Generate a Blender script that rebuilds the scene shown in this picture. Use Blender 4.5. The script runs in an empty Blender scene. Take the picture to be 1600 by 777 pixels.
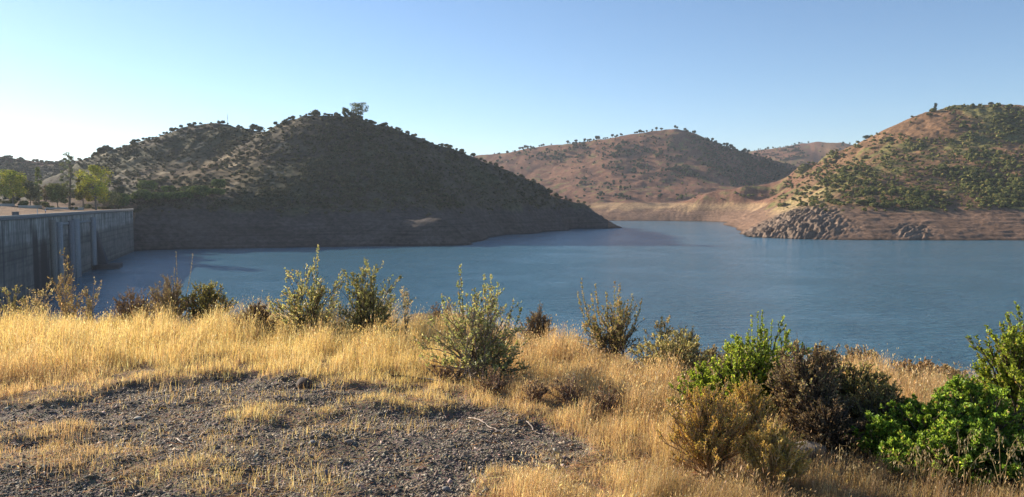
import bpy, math, random
import numpy as np
from math import radians as rad
R = np.random.default_rng(11)
random.seed(5)
# ------------------------------------------------------------------ camera, sky, sun, exposure
F = 1209.0                     # focal length in pixels of the 1600 px wide photograph
CX, CY, HOR = 800.0, 388.5, 315.5
PITCH = math.atan((CY - HOR) / F)
SUN_AZ, SUN_EL = 53.0, 19.0     # degrees to the left of straight ahead, degrees up
S = bpy.context.scene
COL = S.collection
cam = bpy.data.cameras.new('camera'); camo = bpy.data.objects.new('camera', cam); COL.objects.link(camo)
cam.sensor_width = 36.0; cam.lens = F / 1600 * 36; cam.clip_start = 0.05; cam.clip_end = 20000
camo.location = (0, 0, 0); camo.rotation_euler = (rad(90) - PITCH, 0, 0)
S.camera = camo
W = bpy.data.worlds.new('World'); S.world = W; W.use_nodes = True
wn = W.node_tree.nodes; wl = W.node_tree.links
bg = wn['Background']; sky = wn.new('ShaderNodeTexSky'); sky.sky_type = 'NISHITA'
sky.sun_disc = False; sky.sun_elevation = rad(SUN_EL); sky.sun_rotation = rad(-SUN_AZ)
sky.altitude = 0; sky.air_density = 0.85; sky.dust_density = 0.1; sky.ozone_density = 3.2
wl.new(sky.outputs[0], bg.inputs[0]); bg.inputs[1].default_value = 0.071
sl = bpy.data.lights.new('sun', 'SUN'); sl.energy = 4.9; sl.angle = rad(0.5); sl.color = (1.0, 0.89, 0.75)
so = bpy.data.objects.new('sun', sl); COL.objects.link(so)
from mathutils import Vector
sd = Vector((-math.sin(rad(SUN_AZ)) * math.cos(rad(SUN_EL)), math.cos(rad(SUN_AZ)) * math.cos(rad(SUN_EL)), math.sin(rad(SUN_EL))))
so.rotation_euler = sd.to_track_quat('Z', 'Y').to_euler(); so.location = (-200, 130, 80)
S.view_settings.view_transform = 'Standard'; S.view_settings.look = 'None'
S.view_settings.exposure = 1.2; S.view_settings.gamma = 1.0; S.view_settings.use_curve_mapping = False
S.render.engine = 'CYCLES'
cy = S.cycles
cy.use_denoising = True; cy.max_bounces = 6; cy.diffuse_bounces = 2; cy.glossy_bounces = 2
cy.transmission_bounces = 3; cy.transparent_max_bounces = 4; cy.volume_bounces = 0
cy.use_adaptive_sampling = True; cy.adaptive_threshold = 0.015
WATER = -24.5

# ------------------------------------------------------------------ helpers
def ray(px, py):
    """direction with unit depth: (X/Y, Z/Y)"""
    px = np.asarray(px, float); py = np.asarray(py, float)
    u = (px - CX) / F; v = (py - CY) / F; cp, sp = math.cos(PITCH), math.sin(PITCH)
    dy = cp - v * sp; dz = -sp - v * cp
    return u / dy, dz / dy

def proj(x, y, z):
    cp, sp = math.cos(PITCH), math.sin(PITCH)
    d = y * cp - z * sp; up = y * sp + z * cp
    d = np.where(np.abs(d) < 1e-3, 1e-3, d)
    return CX + F * x / d, CY - F * up / d

def smooth(a, b, x):
    t = np.clip((x - a) / (b - a), 0, 1); return t * t * (3 - 2 * t)

_g = np.random.default_rng(3); _perm = _g.permutation(4096)
_ga = _g.uniform(0, 2 * np.pi, 4096)
def pnoise(x, y, seed=0):
    x = np.asarray(x, float); y = np.asarray(y, float)
    xi = np.floor(x).astype(int); yi = np.floor(y).astype(int); xf = x - xi; yf = y - yi
    def g(ix, iy, fx, fy):
        h = _ga[_perm[(_perm[(ix + seed * 131) & 4095] + iy) & 4095]]
        return np.cos(h) * fx + np.sin(h) * fy
    u = xf ** 3 * (xf * (xf * 6 - 15) + 10); v = yf ** 3 * (yf * (yf * 6 - 15) + 10)
    a = g(xi, yi, xf, yf); b = g(xi + 1, yi, xf - 1, yf); c = g(xi, yi + 1, xf, yf - 1); d = g(xi + 1, yi + 1, xf - 1, yf - 1)
    return (a + (b - a) * u + (c - a) * v + (a - b - c + d) * u * v) * 1.5
def fbm(x, y, o=4, seed=0):
    s = 0; a = 1.0; f = 1.0
    for i in range(o):
        s = s + a * pnoise(x * f, y * f, seed + i * 7); a *= 0.5; f *= 2.03
    return s

class Acc:
    """collects vertices, faces and point colours for one mesh"""
    def __init__(s): s.v = []; s.f = []; s.c = []; s.n = 0
    def add(s, v, f, c=None):
        v = np.asarray(v, np.float32).reshape(-1, 3); f = np.asarray(f, np.int64)
        if c is None: c = (0.5, 0.5, 0.5)
        c = np.asarray(c, np.float32)
        if c.ndim == 1: c = np.tile(c, (len(v), 1))
        s.v.append(v); s.f.append(f + s.n); s.c.append(c); s.n += len(v)
    def mesh(s, name, mat, smooth_=False):
        me = bpy.data.meshes.new(name)
        v = np.concatenate(s.v); c = np.concatenate(s.c)
        me.vertices.add(len(v)); me.vertices.foreach_set('co', v.ravel())
        lt = np.concatenate([np.full(len(f), f.shape[1]) for f in s.f]).astype(np.int32)
        lv = np.concatenate([f.ravel() for f in s.f]).astype(np.int32)
        ls = np.concatenate([[0], np.cumsum(lt)[:-1]]).astype(np.int32)
        me.loops.add(len(lv)); me.loops.foreach_set('vertex_index', lv)
        me.polygons.add(len(lt)); me.polygons.foreach_set('loop_start', ls); me.polygons.foreach_set('loop_total', lt)
        if smooth_: me.polygons.foreach_set('use_smooth', np.ones(len(lt), bool))
        at = me.color_attributes.new('Col', 'FLOAT_COLOR', 'POINT')
        at.data.foreach_set('color', np.concatenate([c, np.ones((len(c), 1), np.float32)], 1).astype(np.float32).ravel())
        me.update(calc_edges=True); me.materials.append(mat)
        return me
    def build(s, name, mat, parent=None, smooth_=False, loc=None):
        return link(name, s.mesh(name, mat, smooth_), parent, loc)

def link(name, me, parent=None, loc=None, rz=0, sc=None):
    o = bpy.data.objects.new(name, me); COL.objects.link(o)
    if parent is not None: o.parent = parent
    if loc is not None: o.location = loc
    if rz: o.rotation_euler = (0, 0, rz)
    if sc is not None: o.scale = sc if hasattr(sc, '__len__') else (sc, sc, sc)
    return o
def tag(o, label=None, cat=None, group=None, kind=None):
    if label: o['label'] = label
    if cat: o['category'] = cat
    if group: o['group'] = group
    if kind: o['kind'] = kind
    return o
def empty(name, loc, rz=0): return link(name, None, None, loc, rz)

def frame_of(d):
    d = d / np.maximum(np.linalg.norm(d, axis=1, keepdims=True), 1e-9)
    ref = np.where(np.abs(d[:, 2:3]) < 0.9, np.array([[0, 0, 1.0]]), np.array([[1.0, 0, 0]]))
    a = np.cross(d, ref); a /= np.linalg.norm(a, axis=1, keepdims=True)
    return d, a, np.cross(d, a)
def tubes(acc, p0, p1, r0, r1, col, k=4):
    p0 = np.asarray(p0, float).reshape(-1, 3); p1 = np.asarray(p1, float).reshape(-1, 3); n = len(p0)
    if n == 0: return
    r0 = np.broadcast_to(r0, (n,)); r1 = np.broadcast_to(r1, (n,))
    d, a, b = frame_of(p1 - p0)
    an = np.arange(k) * 2 * np.pi / k
    ring = np.cos(an)[None, :, None] * a[:, None, :] + np.sin(an)[None, :, None] * b[:, None, :]
    v = np.concatenate([p0[:, None] + ring * r0[:, None, None], p1[:, None] + ring * r1[:, None, None]], 1)
    i = np.arange(k); j = (i + 1) % k
    f = np.stack([i, j, j + k, i + k], 1)[None] + (np.arange(n) * 2 * k)[:, None, None]
    col = np.asarray(col, float)
    c = np.repeat(col, 2 * k, 0) if col.ndim == 2 else col
    acc.add(v.reshape(-1, 3), f.reshape(-1, 4), c)
def leaves(acc, p, d, L, Wd, col, rng, fold=0.25):
    """one folded leaf (two quads-as-tris pairs) at each p pointing along d"""
    n = len(p)
    if n == 0: return
    d, a, b = frame_of(d)
    th = rng.uniform(0, 2 * np.pi, n)[:, None]
    s = a * np.cos(th) + b * np.sin(th); nn = np.cross(d, s)
    L = np.broadcast_to(L, (n,))[:, None]; Wd = np.broadcast_to(Wd, (n,))[:, None]
    base = p; tip = p + d * L - nn * L * 0.15
    m = p + d * L * 0.5
    l = m + s * Wd + nn * Wd * fold * 2; r = m - s * Wd + nn * Wd * fold * 2
    v = np.stack([base, r, tip, l], 1).reshape(-1, 3)
    f = np.array([[0, 1, 2], [0, 2, 3]])[None] + (np.arange(n) * 4)[:, None, None]
    acc.add(v, f.reshape(-1, 3), np.repeat(col, 4, 0))
def palette(cols, wts, n, rng, var=0.18):
    cols = np.array(cols, float); wts = np.array(wts, float); wts /= wts.sum()
    k = rng.choice(len(cols), n, p=wts)
    return np.clip(cols[k] * (1 + rng.normal(0, var, (n, 1))) * (1 + rng.normal(0, 0.05, (n, 3))), 0.004, 0.95)
def randdir(n, rng):
    v = rng.normal(0, 1, (n, 3)); return v / np.linalg.norm(v, axis=1, keepdims=True)
def boxa(acc, x0, x1, y0, y1, z0, z1, c=(.4, .4, .4)):
    v = [(x, y, z) for z in (z0, z1) for y in (y0, y1) for x in (x0, x1)]
    acc.add(v, [[0, 2, 3, 1], [4, 5, 7, 6], [0, 1, 5, 4], [2, 6, 7, 3], [0, 4, 6, 2], [1, 3, 7, 5]], c)
def ico(sub=1):
    import bmesh
    bm = bmesh.new(); bmesh.ops.create_icosphere(bm, subdivisions=sub, radius=1)
    v = np.array([x.co[:] for x in bm.verts]); f = np.array([[q.index for q in p.verts] for p in bm.faces]); bm.free()
    return v, f
ICO1, ICO2, ICO3 = ico(1), ico(2), ico(3)

# ------------------------------------------------------------------ materials
def newmat(name):
    m = bpy.data.materials.new(name); m.use_nodes = True
    nt = m.node_tree; b = nt.nodes['Principled BSDF']; b.inputs['Specular IOR Level'].default_value = 0.25
    return m, nt, b
def attr(nt, n='Col'):
    a = nt.nodes.new('ShaderNodeAttribute'); a.attribute_name = n; return a
def node(nt, t, **k):
    n = nt.nodes.new(t)
    for a, b in k.items():
        if a in n.inputs: n.inputs[a].default_value = b
        else: setattr(n, a, b)
    return n
def mixc(nt, fac, a, b, mode='MIX'):
    m = nt.nodes.new('ShaderNodeMix'); m.data_type = 'RGBA'; m.blend_type = mode
    for s, x in ((0, fac), (6, a), (7, b)):
        if isinstance(x, (int, float)): m.inputs[s].default_value = x
        elif isinstance(x, tuple): m.inputs[s].default_value = (*x, 1)
        else: nt.links.new(x, m.inputs[s])
    return m.outputs[2]
def ramp(nt, x, stops):
    r = nt.nodes.new('ShaderNodeValToRGB'); nt.links.new(x, r.inputs[0]); e = r.color_ramp.elements
    while len(e) < len(stops): e.new(0.5)
    for q, (p, c) in zip(e, stops):
        q.position = p; q.color = (c, c, c, 1) if isinstance(c, (int, float)) else (*c, 1)
    return r.outputs[0]
def leafmat(name, trans=0.35, rough=0.55, spec=0.3):
    m, nt, b = newmat(name); a = attr(nt)
    nt.links.new(a.outputs['Color'], b.inputs['Base Color']); b.inputs['Roughness'].default_value = rough
    b.inputs['Specular IOR Level'].default_value = spec
    t = nt.nodes.new('ShaderNodeBsdfTranslucent'); nt.links.new(mixc(nt, 1.0, a.outputs['Color'], (1.25, 1.15, 0.75), 'MULTIPLY'), t.inputs[0])
    mx = nt.nodes.new('ShaderNodeMixShader'); mx.inputs[0].default_value = trans
    nt.links.new(b.outputs[0], mx.inputs[1]); nt.links.new(t.outputs[0], mx.inputs[2])
    nt.links.new(mx.outputs[0], nt.nodes['Material Output'].inputs[0]); return m
def colmat(name, rough=0.85, nscale=30, namp=0.25, bump=0.3, bdist=0.01):
    m, nt, b = newmat(name); a = attr(nt); b.inputs['Roughness'].default_value = rough
    tc = nt.nodes.new('ShaderNodeTexCoord')
    n = node(nt, 'ShaderNodeTexNoise', Scale=nscale, Detail=6.0, Roughness=0.65); nt.links.new(tc.outputs['Object'], n.inputs['Vector'])
    g = ramp(nt, n.outputs[0], [(0.3, 1 - namp), (0.7, 1 + namp)])
    nt.links.new(mixc(nt, 1.0, a.outputs['Color'], g, 'MULTIPLY'), b.inputs['Base Color'])
    bp = node(nt, 'ShaderNodeBump', Strength=bump, Distance=bdist); nt.links.new(n.outputs[0], bp.inputs['Height']); nt.links.new(bp.outputs[0], b.inputs['Normal'])
    return m
M_LEAF = leafmat('leaf', 0.45, 0.5, 0.3)
M_DRY = leafmat('dry_leaf', 0.3, 0.8, 0.1)
M_GRASS = leafmat('dry_grass', 0.40, 0.7, 0.15)
M_FAR = leafmat('far_leaf', 0.18, 0.8, 0.1)
M_BARK = colmat('bark', 0.9, 40, 0.35, 0.5, 0.005)
M_STONE = colmat('stone', 0.85, 60, 0.3, 0.6, 0.003)
M_METAL = colmat('grey_metal', 0.5, 10, 0.1, 0.05, 0.001)
M_PAINT = colmat('pale_wall_paint', 0.8, 3, 0.12, 0.2, 0.01)

# ------------------------------------------------------------------ far terrain
CP = []      # (px, py, depth)
RAW = []     # (px, depth, z)
# far hill on the left
CP += [(-250, 250, 930), (-120, 248, 920), (0, 250, 900), (30, 252, 900), (62, 259, 900), (100, 257, 900), (150, 254, 880), (-120, 305, 780), (0, 304, 780), (80, 303, 760), (40, 280, 835), (110, 285, 720)]
RAW += [(p, 1060, 25) for p in (-250, 0, 120)] + [(p, 1400, 10) for p in (-250, 0, 200, 400)]
RAW += [(-700, 700, -2), (-900, 400, -3), (-500, 500, -2), (-500, 1000, 30), (-800, 1500, 30)]
RAW += [(p, y, z) for p, y, z in ((0, 300, -1), (100, 300, -1.5), (0, 450, 0), (100, 450, 0), (150, 400, -1), (-300, 400, -2), (-300, 650, 1), (0, 620, 1), (90, 560, 1), (185, 410, -2))]
# hill with the two peaks behind the dam
RIDGE1 = [(140, 251, 620), (165, 241, 630), (190, 233, 640), (250, 216, 650), (300, 199, 650), (345, 196, 650), (400, 204, 640), (420, 206, 620), (440, 195, 600), (490, 182, 590),
          (520, 181, 590), (560, 188, 590), (600, 201, 595), (640, 213, 605), (680, 226, 615), (720, 241, 630), (760, 257, 645), (800, 273, 665), (850, 293, 690), (900, 319, 740), (935, 341, 800)]
CP += RIDGE1
for p, q, y in RIDGE1:
    z = float(ray(p, q)[1]) * y
    RAW.append((p, y + 60, z - 12 if p < 750 else max(z - 25, -30)))
    RAW.append((p, y + 140, z - 45 if p < 600 else -33))
SH1 = [(210, 392), (300, 389.5), (400, 388), (500, 386.5), (600, 385), (700, 384), (738, 382)]
def wy(p, q): return WATER / float(ray(p, q)[1])
for p, q in SH1:
    y = wy(p, q); RAW += [(p, y, WATER), (p, y - 14, -31)]
for p, q in [(752, 377), (765, 371), (800, 366.5), (850, 362.5), (900, 357.5), (935, 352), (950, 349)]:
    y = wy(p, q); RAW += [(p, y, WATER), (p + 22, y - 6, -33)]
CP += [(230, 327, 418), (300, 326, 425), (400, 328, 440), (500, 331, 455), (600, 336, 455), (700, 356, 440), (660, 342, 465), (725, 372, 450),
       (440, 292, 482), (500, 262, 520), (600, 272, 520), (700, 302, 520), (700, 268, 575), (800, 322, 605), (800, 348, 590), (850, 333, 655), (880, 348, 665), (600, 230, 560),
       (400, 245, 545), (380, 282, 490), (310, 308, 445), (330, 252, 580), (250, 292, 490), (250, 257, 570), (200, 300, 470), (150, 292, 520), (200, 264, 570), (160, 272, 575), (300, 292, 485), (150, 312, 440)]
# centre hill beyond the water
SHC = [(880, 344), (930, 345), (990, 345.3), (1050, 345.6), (1100, 346.2), (1135, 347.5)]
for p, q in SHC:
    y = wy(p, q); RAW += [(p, y, WATER), (p, y - 30, -32)]
RIDGEC = [(640, 262, 1750), (700, 252, 1750), (760, 246, 1700), (800, 241, 1680), (830, 233, 1650), (870, 225, 1620), (940, 218, 1600), (980, 211, 1560), (1030, 204, 1540), (1060, 204, 1530),
          (1100, 216, 1500), (1140, 231, 1470), (1180, 246, 1450), (1220, 263, 1430), (1245, 276, 1420)]
CP += RIDGEC
for p, q, y in RIDGEC:
    z = float(ray(p, q)[1]) * y; RAW += [(p, y + 120, z - 22), (p, y + 350, z - 75)]
CP += [(905, 324, 1110), (960, 321, 1110), (1050, 321, 1070), (1000, 302, 1200), (900, 302, 1230), (900, 266, 1400), (1000, 258, 1370), (1080, 272, 1300), (820, 275, 1450),
       (1100, 240, 1420), (1150, 276, 1320), (1190, 306, 1210), (1200, 281, 1400), (1160, 263, 1410), (1215, 300, 1320), (1000, 230, 1470), (940, 300, 1220), (760, 300, 1300)]
# low spur and cove shore
CP += [(1010, 320, 1060), (1100, 308, 1010), (1160, 298, 990), (1240, 286, 960), (1150, 325, 960), (1200, 312, 930), (1270, 272, 950)]
# right promontory
for p, q in [(1130, 350.5), (1150, 356), (1156, 361), (1158, 366), (1185, 371.5), (1250, 374), (1300, 375), (1400, 375.7), (1500, 376), (1600, 376), (1750, 377), (2000, 380)]:
    y = wy(p, q); RAW += [(p, y, WATER)]
    if p > 1158: RAW += [(p, y - 14, -31)]
    else: RAW += [(p - 30, y - 5, -32)]
CP += [(1150, 343, 840), (1200, 328, 790), (1240, 315, 750), (1210, 343, 590), (1235, 332, 585), (1300, 325, 570), (1400, 329, 560), (1500, 328, 560), (1600, 326, 560), (1750, 326, 560),
       (1300, 300, 640), (1310, 272, 720), (1400, 292, 635), (1400, 250, 730), (1500, 282, 640), (1500, 232, 750), (1600, 262, 660), (1600, 212, 780), (1350, 252, 790), (1750, 230, 730), (1280, 292, 780), (1240, 302, 800),
       (1480, 195, 820), (2000, 240, 700)]
RIDGER = [(1250, 264, 960), (1290, 246, 930), (1320, 233, 905), (1350, 221, 890), (1380, 206, 880), (1420, 188, 870), (1460, 173, 870), (1500, 167, 870), (1550, 165, 870), (1600, 166, 870),
          (1700, 166, 870), (1850, 172, 850), (2100, 185, 800)]
CP += RIDGER
for p, q, y in RIDGER:
    z = float(ray(p, q)[1]) * y; RAW += [(p, y + 90, z - 16), (p, y + 260, z - 60)]
# far background hill
CP += [(1100, 246, 2300), (1165, 237, 2300), (1200, 234, 2300), (1240, 227, 2300), (1280, 222, 2300), (1330, 227, 2250), (1420, 240, 2200), (1200, 258, 1950), (1260, 258, 1900), (1330, 255, 1900), (1250, 266, 1500)]
RAW += [(p, 2700, 90) for p in (1000, 1200, 1400)] + [(p, 3800, 60) for p in (-600, 0, 400, 800, 1200, 1600, 2200)] + [(p, 2300, 60) for p in (0, 400, 800, 1700, 2200)]
RAW += [(960, 860, -30), (975, 870, -31), (972, 940, -31), (990, 820, -33), (955, 800, -32), (780, 500, -32), (800, 545, -33), (765, 470, -31), (850, 590, -33), (905, 660, -33)]
# lake bed
RAW += [(p, y, -36) for p, y in ((300, 300), (600, 350), (900, 400), (1200, 400), (1500, 380), (1900, 350), (900, 700), (1050, 850), (1000, 600), (800, 520), (1100, 640), (400, 150), (1200, 150), (2200, 150), (1000, 250), (860, 760), (920, 800))]
RAW += [(2400, 500, -5), (2600, 900, 60)]
pts = []
for p, q, y in CP:
    t, s = ray(p, q); pts.append((t * y, y, s * y))
for p, y, z in RAW: pts.append(((p - CX) / F * y, y, z))
pts = np.array(pts)
def mq(d2): return np.sqrt(d2 / 1e4 + 0.012)
P2 = pts[:, :2]
A = -mq(((P2[:, None] - P2[None]) ** 2).sum(2)); n_ = len(pts)
Q = np.c_[np.ones(n_), P2 / 1000]
lam = np.concatenate([np.full(n_, 0.0015)]); A = A - np.diag(lam)
sol = np.linalg.solve(np.block([[A, Q], [Q.T, np.zeros((3, 3))]]), np.r_[pts[:, 2], 0, 0, 0])
def rbf(x, y):
    sh = x.shape; x = x.ravel(); y = y.ravel(); out = np.empty(len(x))
    for i in range(0, len(x), 20000):
        a = x[i:i + 20000]; b = y[i:i + 20000]
        d2 = (a[:, None] - P2[None, :, 0]) ** 2 + (b[:, None] - P2[None, :, 1]) ** 2
        out[i:i + 20000] = -mq(d2) @ sol[:n_] + sol[n_] + (a * sol[n_ + 1] + b * sol[n_ + 2]) / 1000
    return out.reshape(sh)
# dam axis: upstream face passes DP with direction DU, DN points to the water
DP = np.array([-117.0, 176.0]); DU = np.array([-69.0, 203.0]); DU /= np.linalg.norm(DU); DN = np.array([DU[1], -DU[0]])
CREST = -3.5
NT, NY = 1350, 620
tt = np.concatenate([np.linspace(-1.9, -0.70, 120, endpoint=False), np.linspace(-0.70, 0.70, NT - 240, endpoint=False), np.linspace(0.70, 1.9, 120)])
yy = np.concatenate([np.linspace(60, 360, 60, endpoint=False), np.linspace(360, 900, 430, endpoint=False), np.linspace(900, 1700, 190, endpoint=False), np.geomspace(1700, 4500, 50)])
T, Y = np.meshgrid(tt, yy); X = T * Y
Z = rbf(X, Y)
PX = CX + F * T
above = np.clip((Z - WATER) / 14, 0, 1)
nse = fbm(X / 55, Y / 55, 5, 1)
rdg = 1 - np.abs(pnoise(X / 42 + 0.4 * nse, Y / 60, 9)) * 2
nfar = smooth(950, 1050, Y)
nse2 = fbm(X / 130, Y / 130, 4, 2)
Z = Z + above * ((nse * 2.3 + rdg * 1.7 + fbm(X / 9, Y / 9, 3, 4) * 0.55) * (1 - .62 * nfar) * np.clip(Y / 700, .55, 1.3) * (.35 + .65 * smooth(-14, 0, Z)) + nse2 * 5 * nfar)
Z = Z + 0.5 * fbm(X / 14, Y / 14, 3, 8)
# shore erosion steps in the bare band
band = smooth(WATER - 1, WATER + 2, Z) * (1 - smooth(-10, -3, Z))
Z = Z + band * 0.16 * np.sin(Z * 2.6 + fbm(X / 25, Y / 25, 3, 5) * 3)
# rocky outcrops on the right promontory
def blob(p, y, sp, sy): return np.exp(-((PX - p) / sp) ** 2 - ((Y - y) / sy) ** 2)
rockm = np.clip(blob(1205, 560, 42, 50) * 1.5 + blob(1262, 540, 34, 34) * 1.5 + blob(1425, 506, 22, 12) * 1.0 + blob(1300, 520, 40, 14) * .4, 0, 1) * (Z > WATER - 2)
cr = np.abs(pnoise((X + .6 * Y) / 17, (Y - X) / 7, 21)) + 0.5 * np.abs(pnoise((X + Y) / 7, (Y - 1.4 * X) / 4.5, 22))
Z = Z + rockm * (2.6 * (0.6 - 1.9 * cr) + 1.1 * np.floor(3 * pnoise(X / 6, Y / 6, 23)) / 3 + .5 * pnoise(X / 2.2, Y / 2.6, 24))
# dam valley: land on the left bank, deep water on the other side
dd = (X - DP[0]) * DN[0] + (Y - DP[1]) * DN[1]
wl_ = 1 - smooth(370, 430, Y)
land = CREST - 0.15 + 2.9 * smooth(8, 70, -dd) + 0.25 * fbm(X / 12, Y / 12, 3, 6) * smooth(8, 20, -dd)
west = (dd < -2.5) & (T > -2.0)
Z = np.where(west, Z * (1 - wl_) + land * wl_, Z)
Z = np.where((dd >= -2.5) & (Y < 372), np.minimum(Z, -33), Z)
Z = np.where((dd < -2.5) & (Y < 140), np.minimum(Z, land), Z)
SL = Z / Y
def on_hill(px, py, ymin=200.):
    """first terrain point a ray meets beyond ymin: X, Y, Z (nan when it meets none)"""
    t, s = ray(px, py); t = np.atleast_1d(t); s = np.atleast_1d(s)
    ci = np.clip(np.searchsorted(tt, t), 0, len(tt) - 1)
    out = np.full((len(t), 3), np.nan); j0 = np.searchsorted(yy, ymin)
    for k in range(len(t)):
        col = SL[j0:, ci[k]]; h = np.nonzero(col >= s[k])[0]
        if len(h):
            j = h[0] + j0; out[k] = (tt[ci[k]] * yy[j], yy[j], Z[j, ci[k]])
    return out
def hz(x, y):
    t = x / y; ci = np.clip(np.searchsorted(tt, t), 0, len(tt) - 1); ri = np.clip(np.searchsorted(yy, y), 0, len(yy) - 1); return Z[ri, ci]

# ground colours (albedo) by zone
n1 = fbm(X / 90, Y / 90, 4, 31); n2 = fbm(X / 18, Y / 18, 4, 32)
def C(*c): return np.array(c)[None, None]
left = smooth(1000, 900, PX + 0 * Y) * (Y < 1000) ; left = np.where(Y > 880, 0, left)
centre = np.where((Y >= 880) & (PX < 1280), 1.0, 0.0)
soil_c = C(.185, .094, .058); soil_r = C(.195, .112, .060); soil_l = C(.105, .085, .056)  # left hill soil darkened so its colour carries part of the shade
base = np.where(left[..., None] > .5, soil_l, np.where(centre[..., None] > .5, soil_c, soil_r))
scrub = C(.085, .085, .04); pale = C(.32, .245, .15); olive = C(.135, .132, .045)
scr = smooth(-.15, .45, n1 * .8 + n2 * .6)
up = smooth(1330, 1450, PX) * smooth(-.0, .0001, Z)
rmask = np.where((Y < 1000) & (PX > 1130), 1.0, 0.0)
topbrown = rmask * smooth(.4, 1, np.exp(-((PX - 1440) / 95) ** 2 - ((SL * F - 118) / 26) ** 2) * 1.6)
base = base * (1 - (0.88 * rmask * scr * (1 - topbrown))[..., None]) + olive * (0.88 * rmask * scr * (1 - topbrown))[..., None]
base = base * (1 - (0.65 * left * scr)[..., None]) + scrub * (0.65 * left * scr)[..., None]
sunny = left * smooth(.35, .8, blob(310, 520, 130, 90)); base = base * (1 - .4 * sunny[..., None]) + C(.22, .135, .07) * .4 * sunny[..., None]  # sunlight on the left shoulder painted in as warmer, lighter soil
cs = centre * smooth(.3, .7, n2 + .5 * n1) * .6; base = base * (1 - cs[..., None]) + olive * cs[..., None]
# bare drawdown band
bandc = smooth(-3.0, -8.0, Z + 2.6 * n2 + 2 * n1) * (Z > -40)
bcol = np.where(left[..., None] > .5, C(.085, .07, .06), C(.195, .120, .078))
base = base * (1 - bandc[..., None]) + bcol * bandc[..., None]
sand = centre * smooth(0, -3, Z) * smooth(900, 940, PX) * smooth(-13, -7, Z + 3 * n2) ; base = base * (1 - .8 * sand[..., None]) + C(.34, .225, .12) * .8 * sand[..., None]
sand2 = rmask * blob(1235, 640, 60, 100) * smooth(-14, -7, Z); base = base * (1 - .7 * sand2[..., None]) + C(.45, .32, .16) * .7 * sand2[..., None]
rk = np.clip(rockm * 1.6, 0, 1)[..., None]; base = base * (1 - .8 * rk) + C(.20, .15, .112) * .8 * rk
pt = left * (PX < 470) * smooth(.5, .75, n2) * smooth(5, 15, Z) * .8; base = base * (1 - pt[..., None]) + pale * pt[..., None]
lw = np.where(west & (Y < 420), 1.0, 0)[..., None]; base = base * (1 - lw) + C(.20, .125, .072) * lw
base = np.clip(base * (1 + .18 * n2[..., None]), .01, .8)
h = Acc()
idx = np.arange(T.size).reshape(T.shape)
fc = np.stack([idx[:-1, :-1], idx[:-1, 1:], idx[1:, 1:], idx[1:, :-1]], -1).reshape(-1, 4)
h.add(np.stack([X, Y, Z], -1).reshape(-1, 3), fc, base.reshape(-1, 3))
m, nt, b = newmat('hill_soil'); a = attr(nt); b.inputs['Roughness'].default_value = 0.95; b.inputs['Specular IOR Level'].default_value = .05
g = nt.nodes.new('ShaderNodeNewGeometry')
na = node(nt, 'ShaderNodeTexNoise', Scale=0.35, Detail=8.0, Roughness=0.72); nt.links.new(g.outputs['Position'], na.inputs['Vector'])
mp = node(nt, 'ShaderNodeMapping'); mp.inputs['Scale'].default_value = (0.02, 0.02, 1.1); nt.links.new(g.outputs['Position'], mp.inputs[0])
nb = node(nt, 'ShaderNodeTexNoise', Scale=1.0, Detail=5.0, Roughness=0.6); nt.links.new(mp.outputs[0], nb.inputs['Vector'])
sx = nt.nodes.new('ShaderNodeSeparateXYZ'); nt.links.new(g.outputs['Position'], sx.inputs[0])
mr = node(nt, 'ShaderNodeMapRange'); nt.links.new(sx.outputs[2], mr.inputs[0])
for k, vv in ((1, -4.0), (2, -9.0), (3, 0.0), (4, 1.0)): mr.inputs[k].default_value = vv
st = ramp(nt, nb.outputs[0], [(.36, .78), (.5, 1.0), (.64, 1.16)])
c1 = mixc(nt, 1.0, a.outputs['Color'], ramp(nt, na.outputs[0], [(.32, .5), (.5, 1.0), (.68, 1.5)]), 'MULTIPLY')
c2 = mixc(nt, 1.0, c1, st, 'MULTIPLY')
wet = node(nt, 'ShaderNodeMapRange'); nt.links.new(sx.outputs[2], wet.inputs[0])
for k, vv in ((1, WATER + .25), (2, WATER + 1.2), (3, .45), (4, 1.0)): wet.inputs[k].default_value = vv
c3 = mixc(nt, 1.0, mixc(nt, mr.outputs[0], c1, c2), wet.outputs[0], 'MULTIPLY')
nt.links.new(c3, b.inputs['Base Color'])
bp = node(nt, 'ShaderNodeBump', Strength=.8, Distance=1.0); nt.links.new(na.outputs[0], bp.inputs['Height']); nt.links.new(bp.outputs[0], b.inputs['Normal'])
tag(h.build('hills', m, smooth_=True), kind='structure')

# ------------------------------------------------------------------ near ground
ED = np.array([(-180, 80, -1.6), (-110, 70, -1.7), (-70, 50, -2.2), (-48, 20, -2.1), (-38, 14.6, -2.05), (-33.5, 14.6, -2.02), (-18, 12.4, -1.95), (-7, 10.8, -1.87), (5, 9.7, -1.86), (14, 9.3, -2.02), (22, 9.6, -1.98), (34, 10.3, -2.12), (50, 13, -2.6), (90, 40, -2.2), (130, 70, -1.8), (180, 80, -1.6)])
def edge(th): return np.interp(th, ED[:, 0], ED[:, 1]) + 0.25 * pnoise(th / 3.0, th * 0, 41), np.interp(th, ED[:, 0], ED[:, 2])
BARE = np.array([(-120, 672), (0, 643), (60, 640), (130, 621), (215, 600), (300, 588), (360, 585), (430, 590), (520, 600), (600, 606), (660, 603), (710, 622), (770, 648), (850, 668), (905, 692), (930, 720), (880, 738), (810, 745), (760, 765), (740, 800), (730, 1200), (-600, 1200), (-600, 760)], float)
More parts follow.
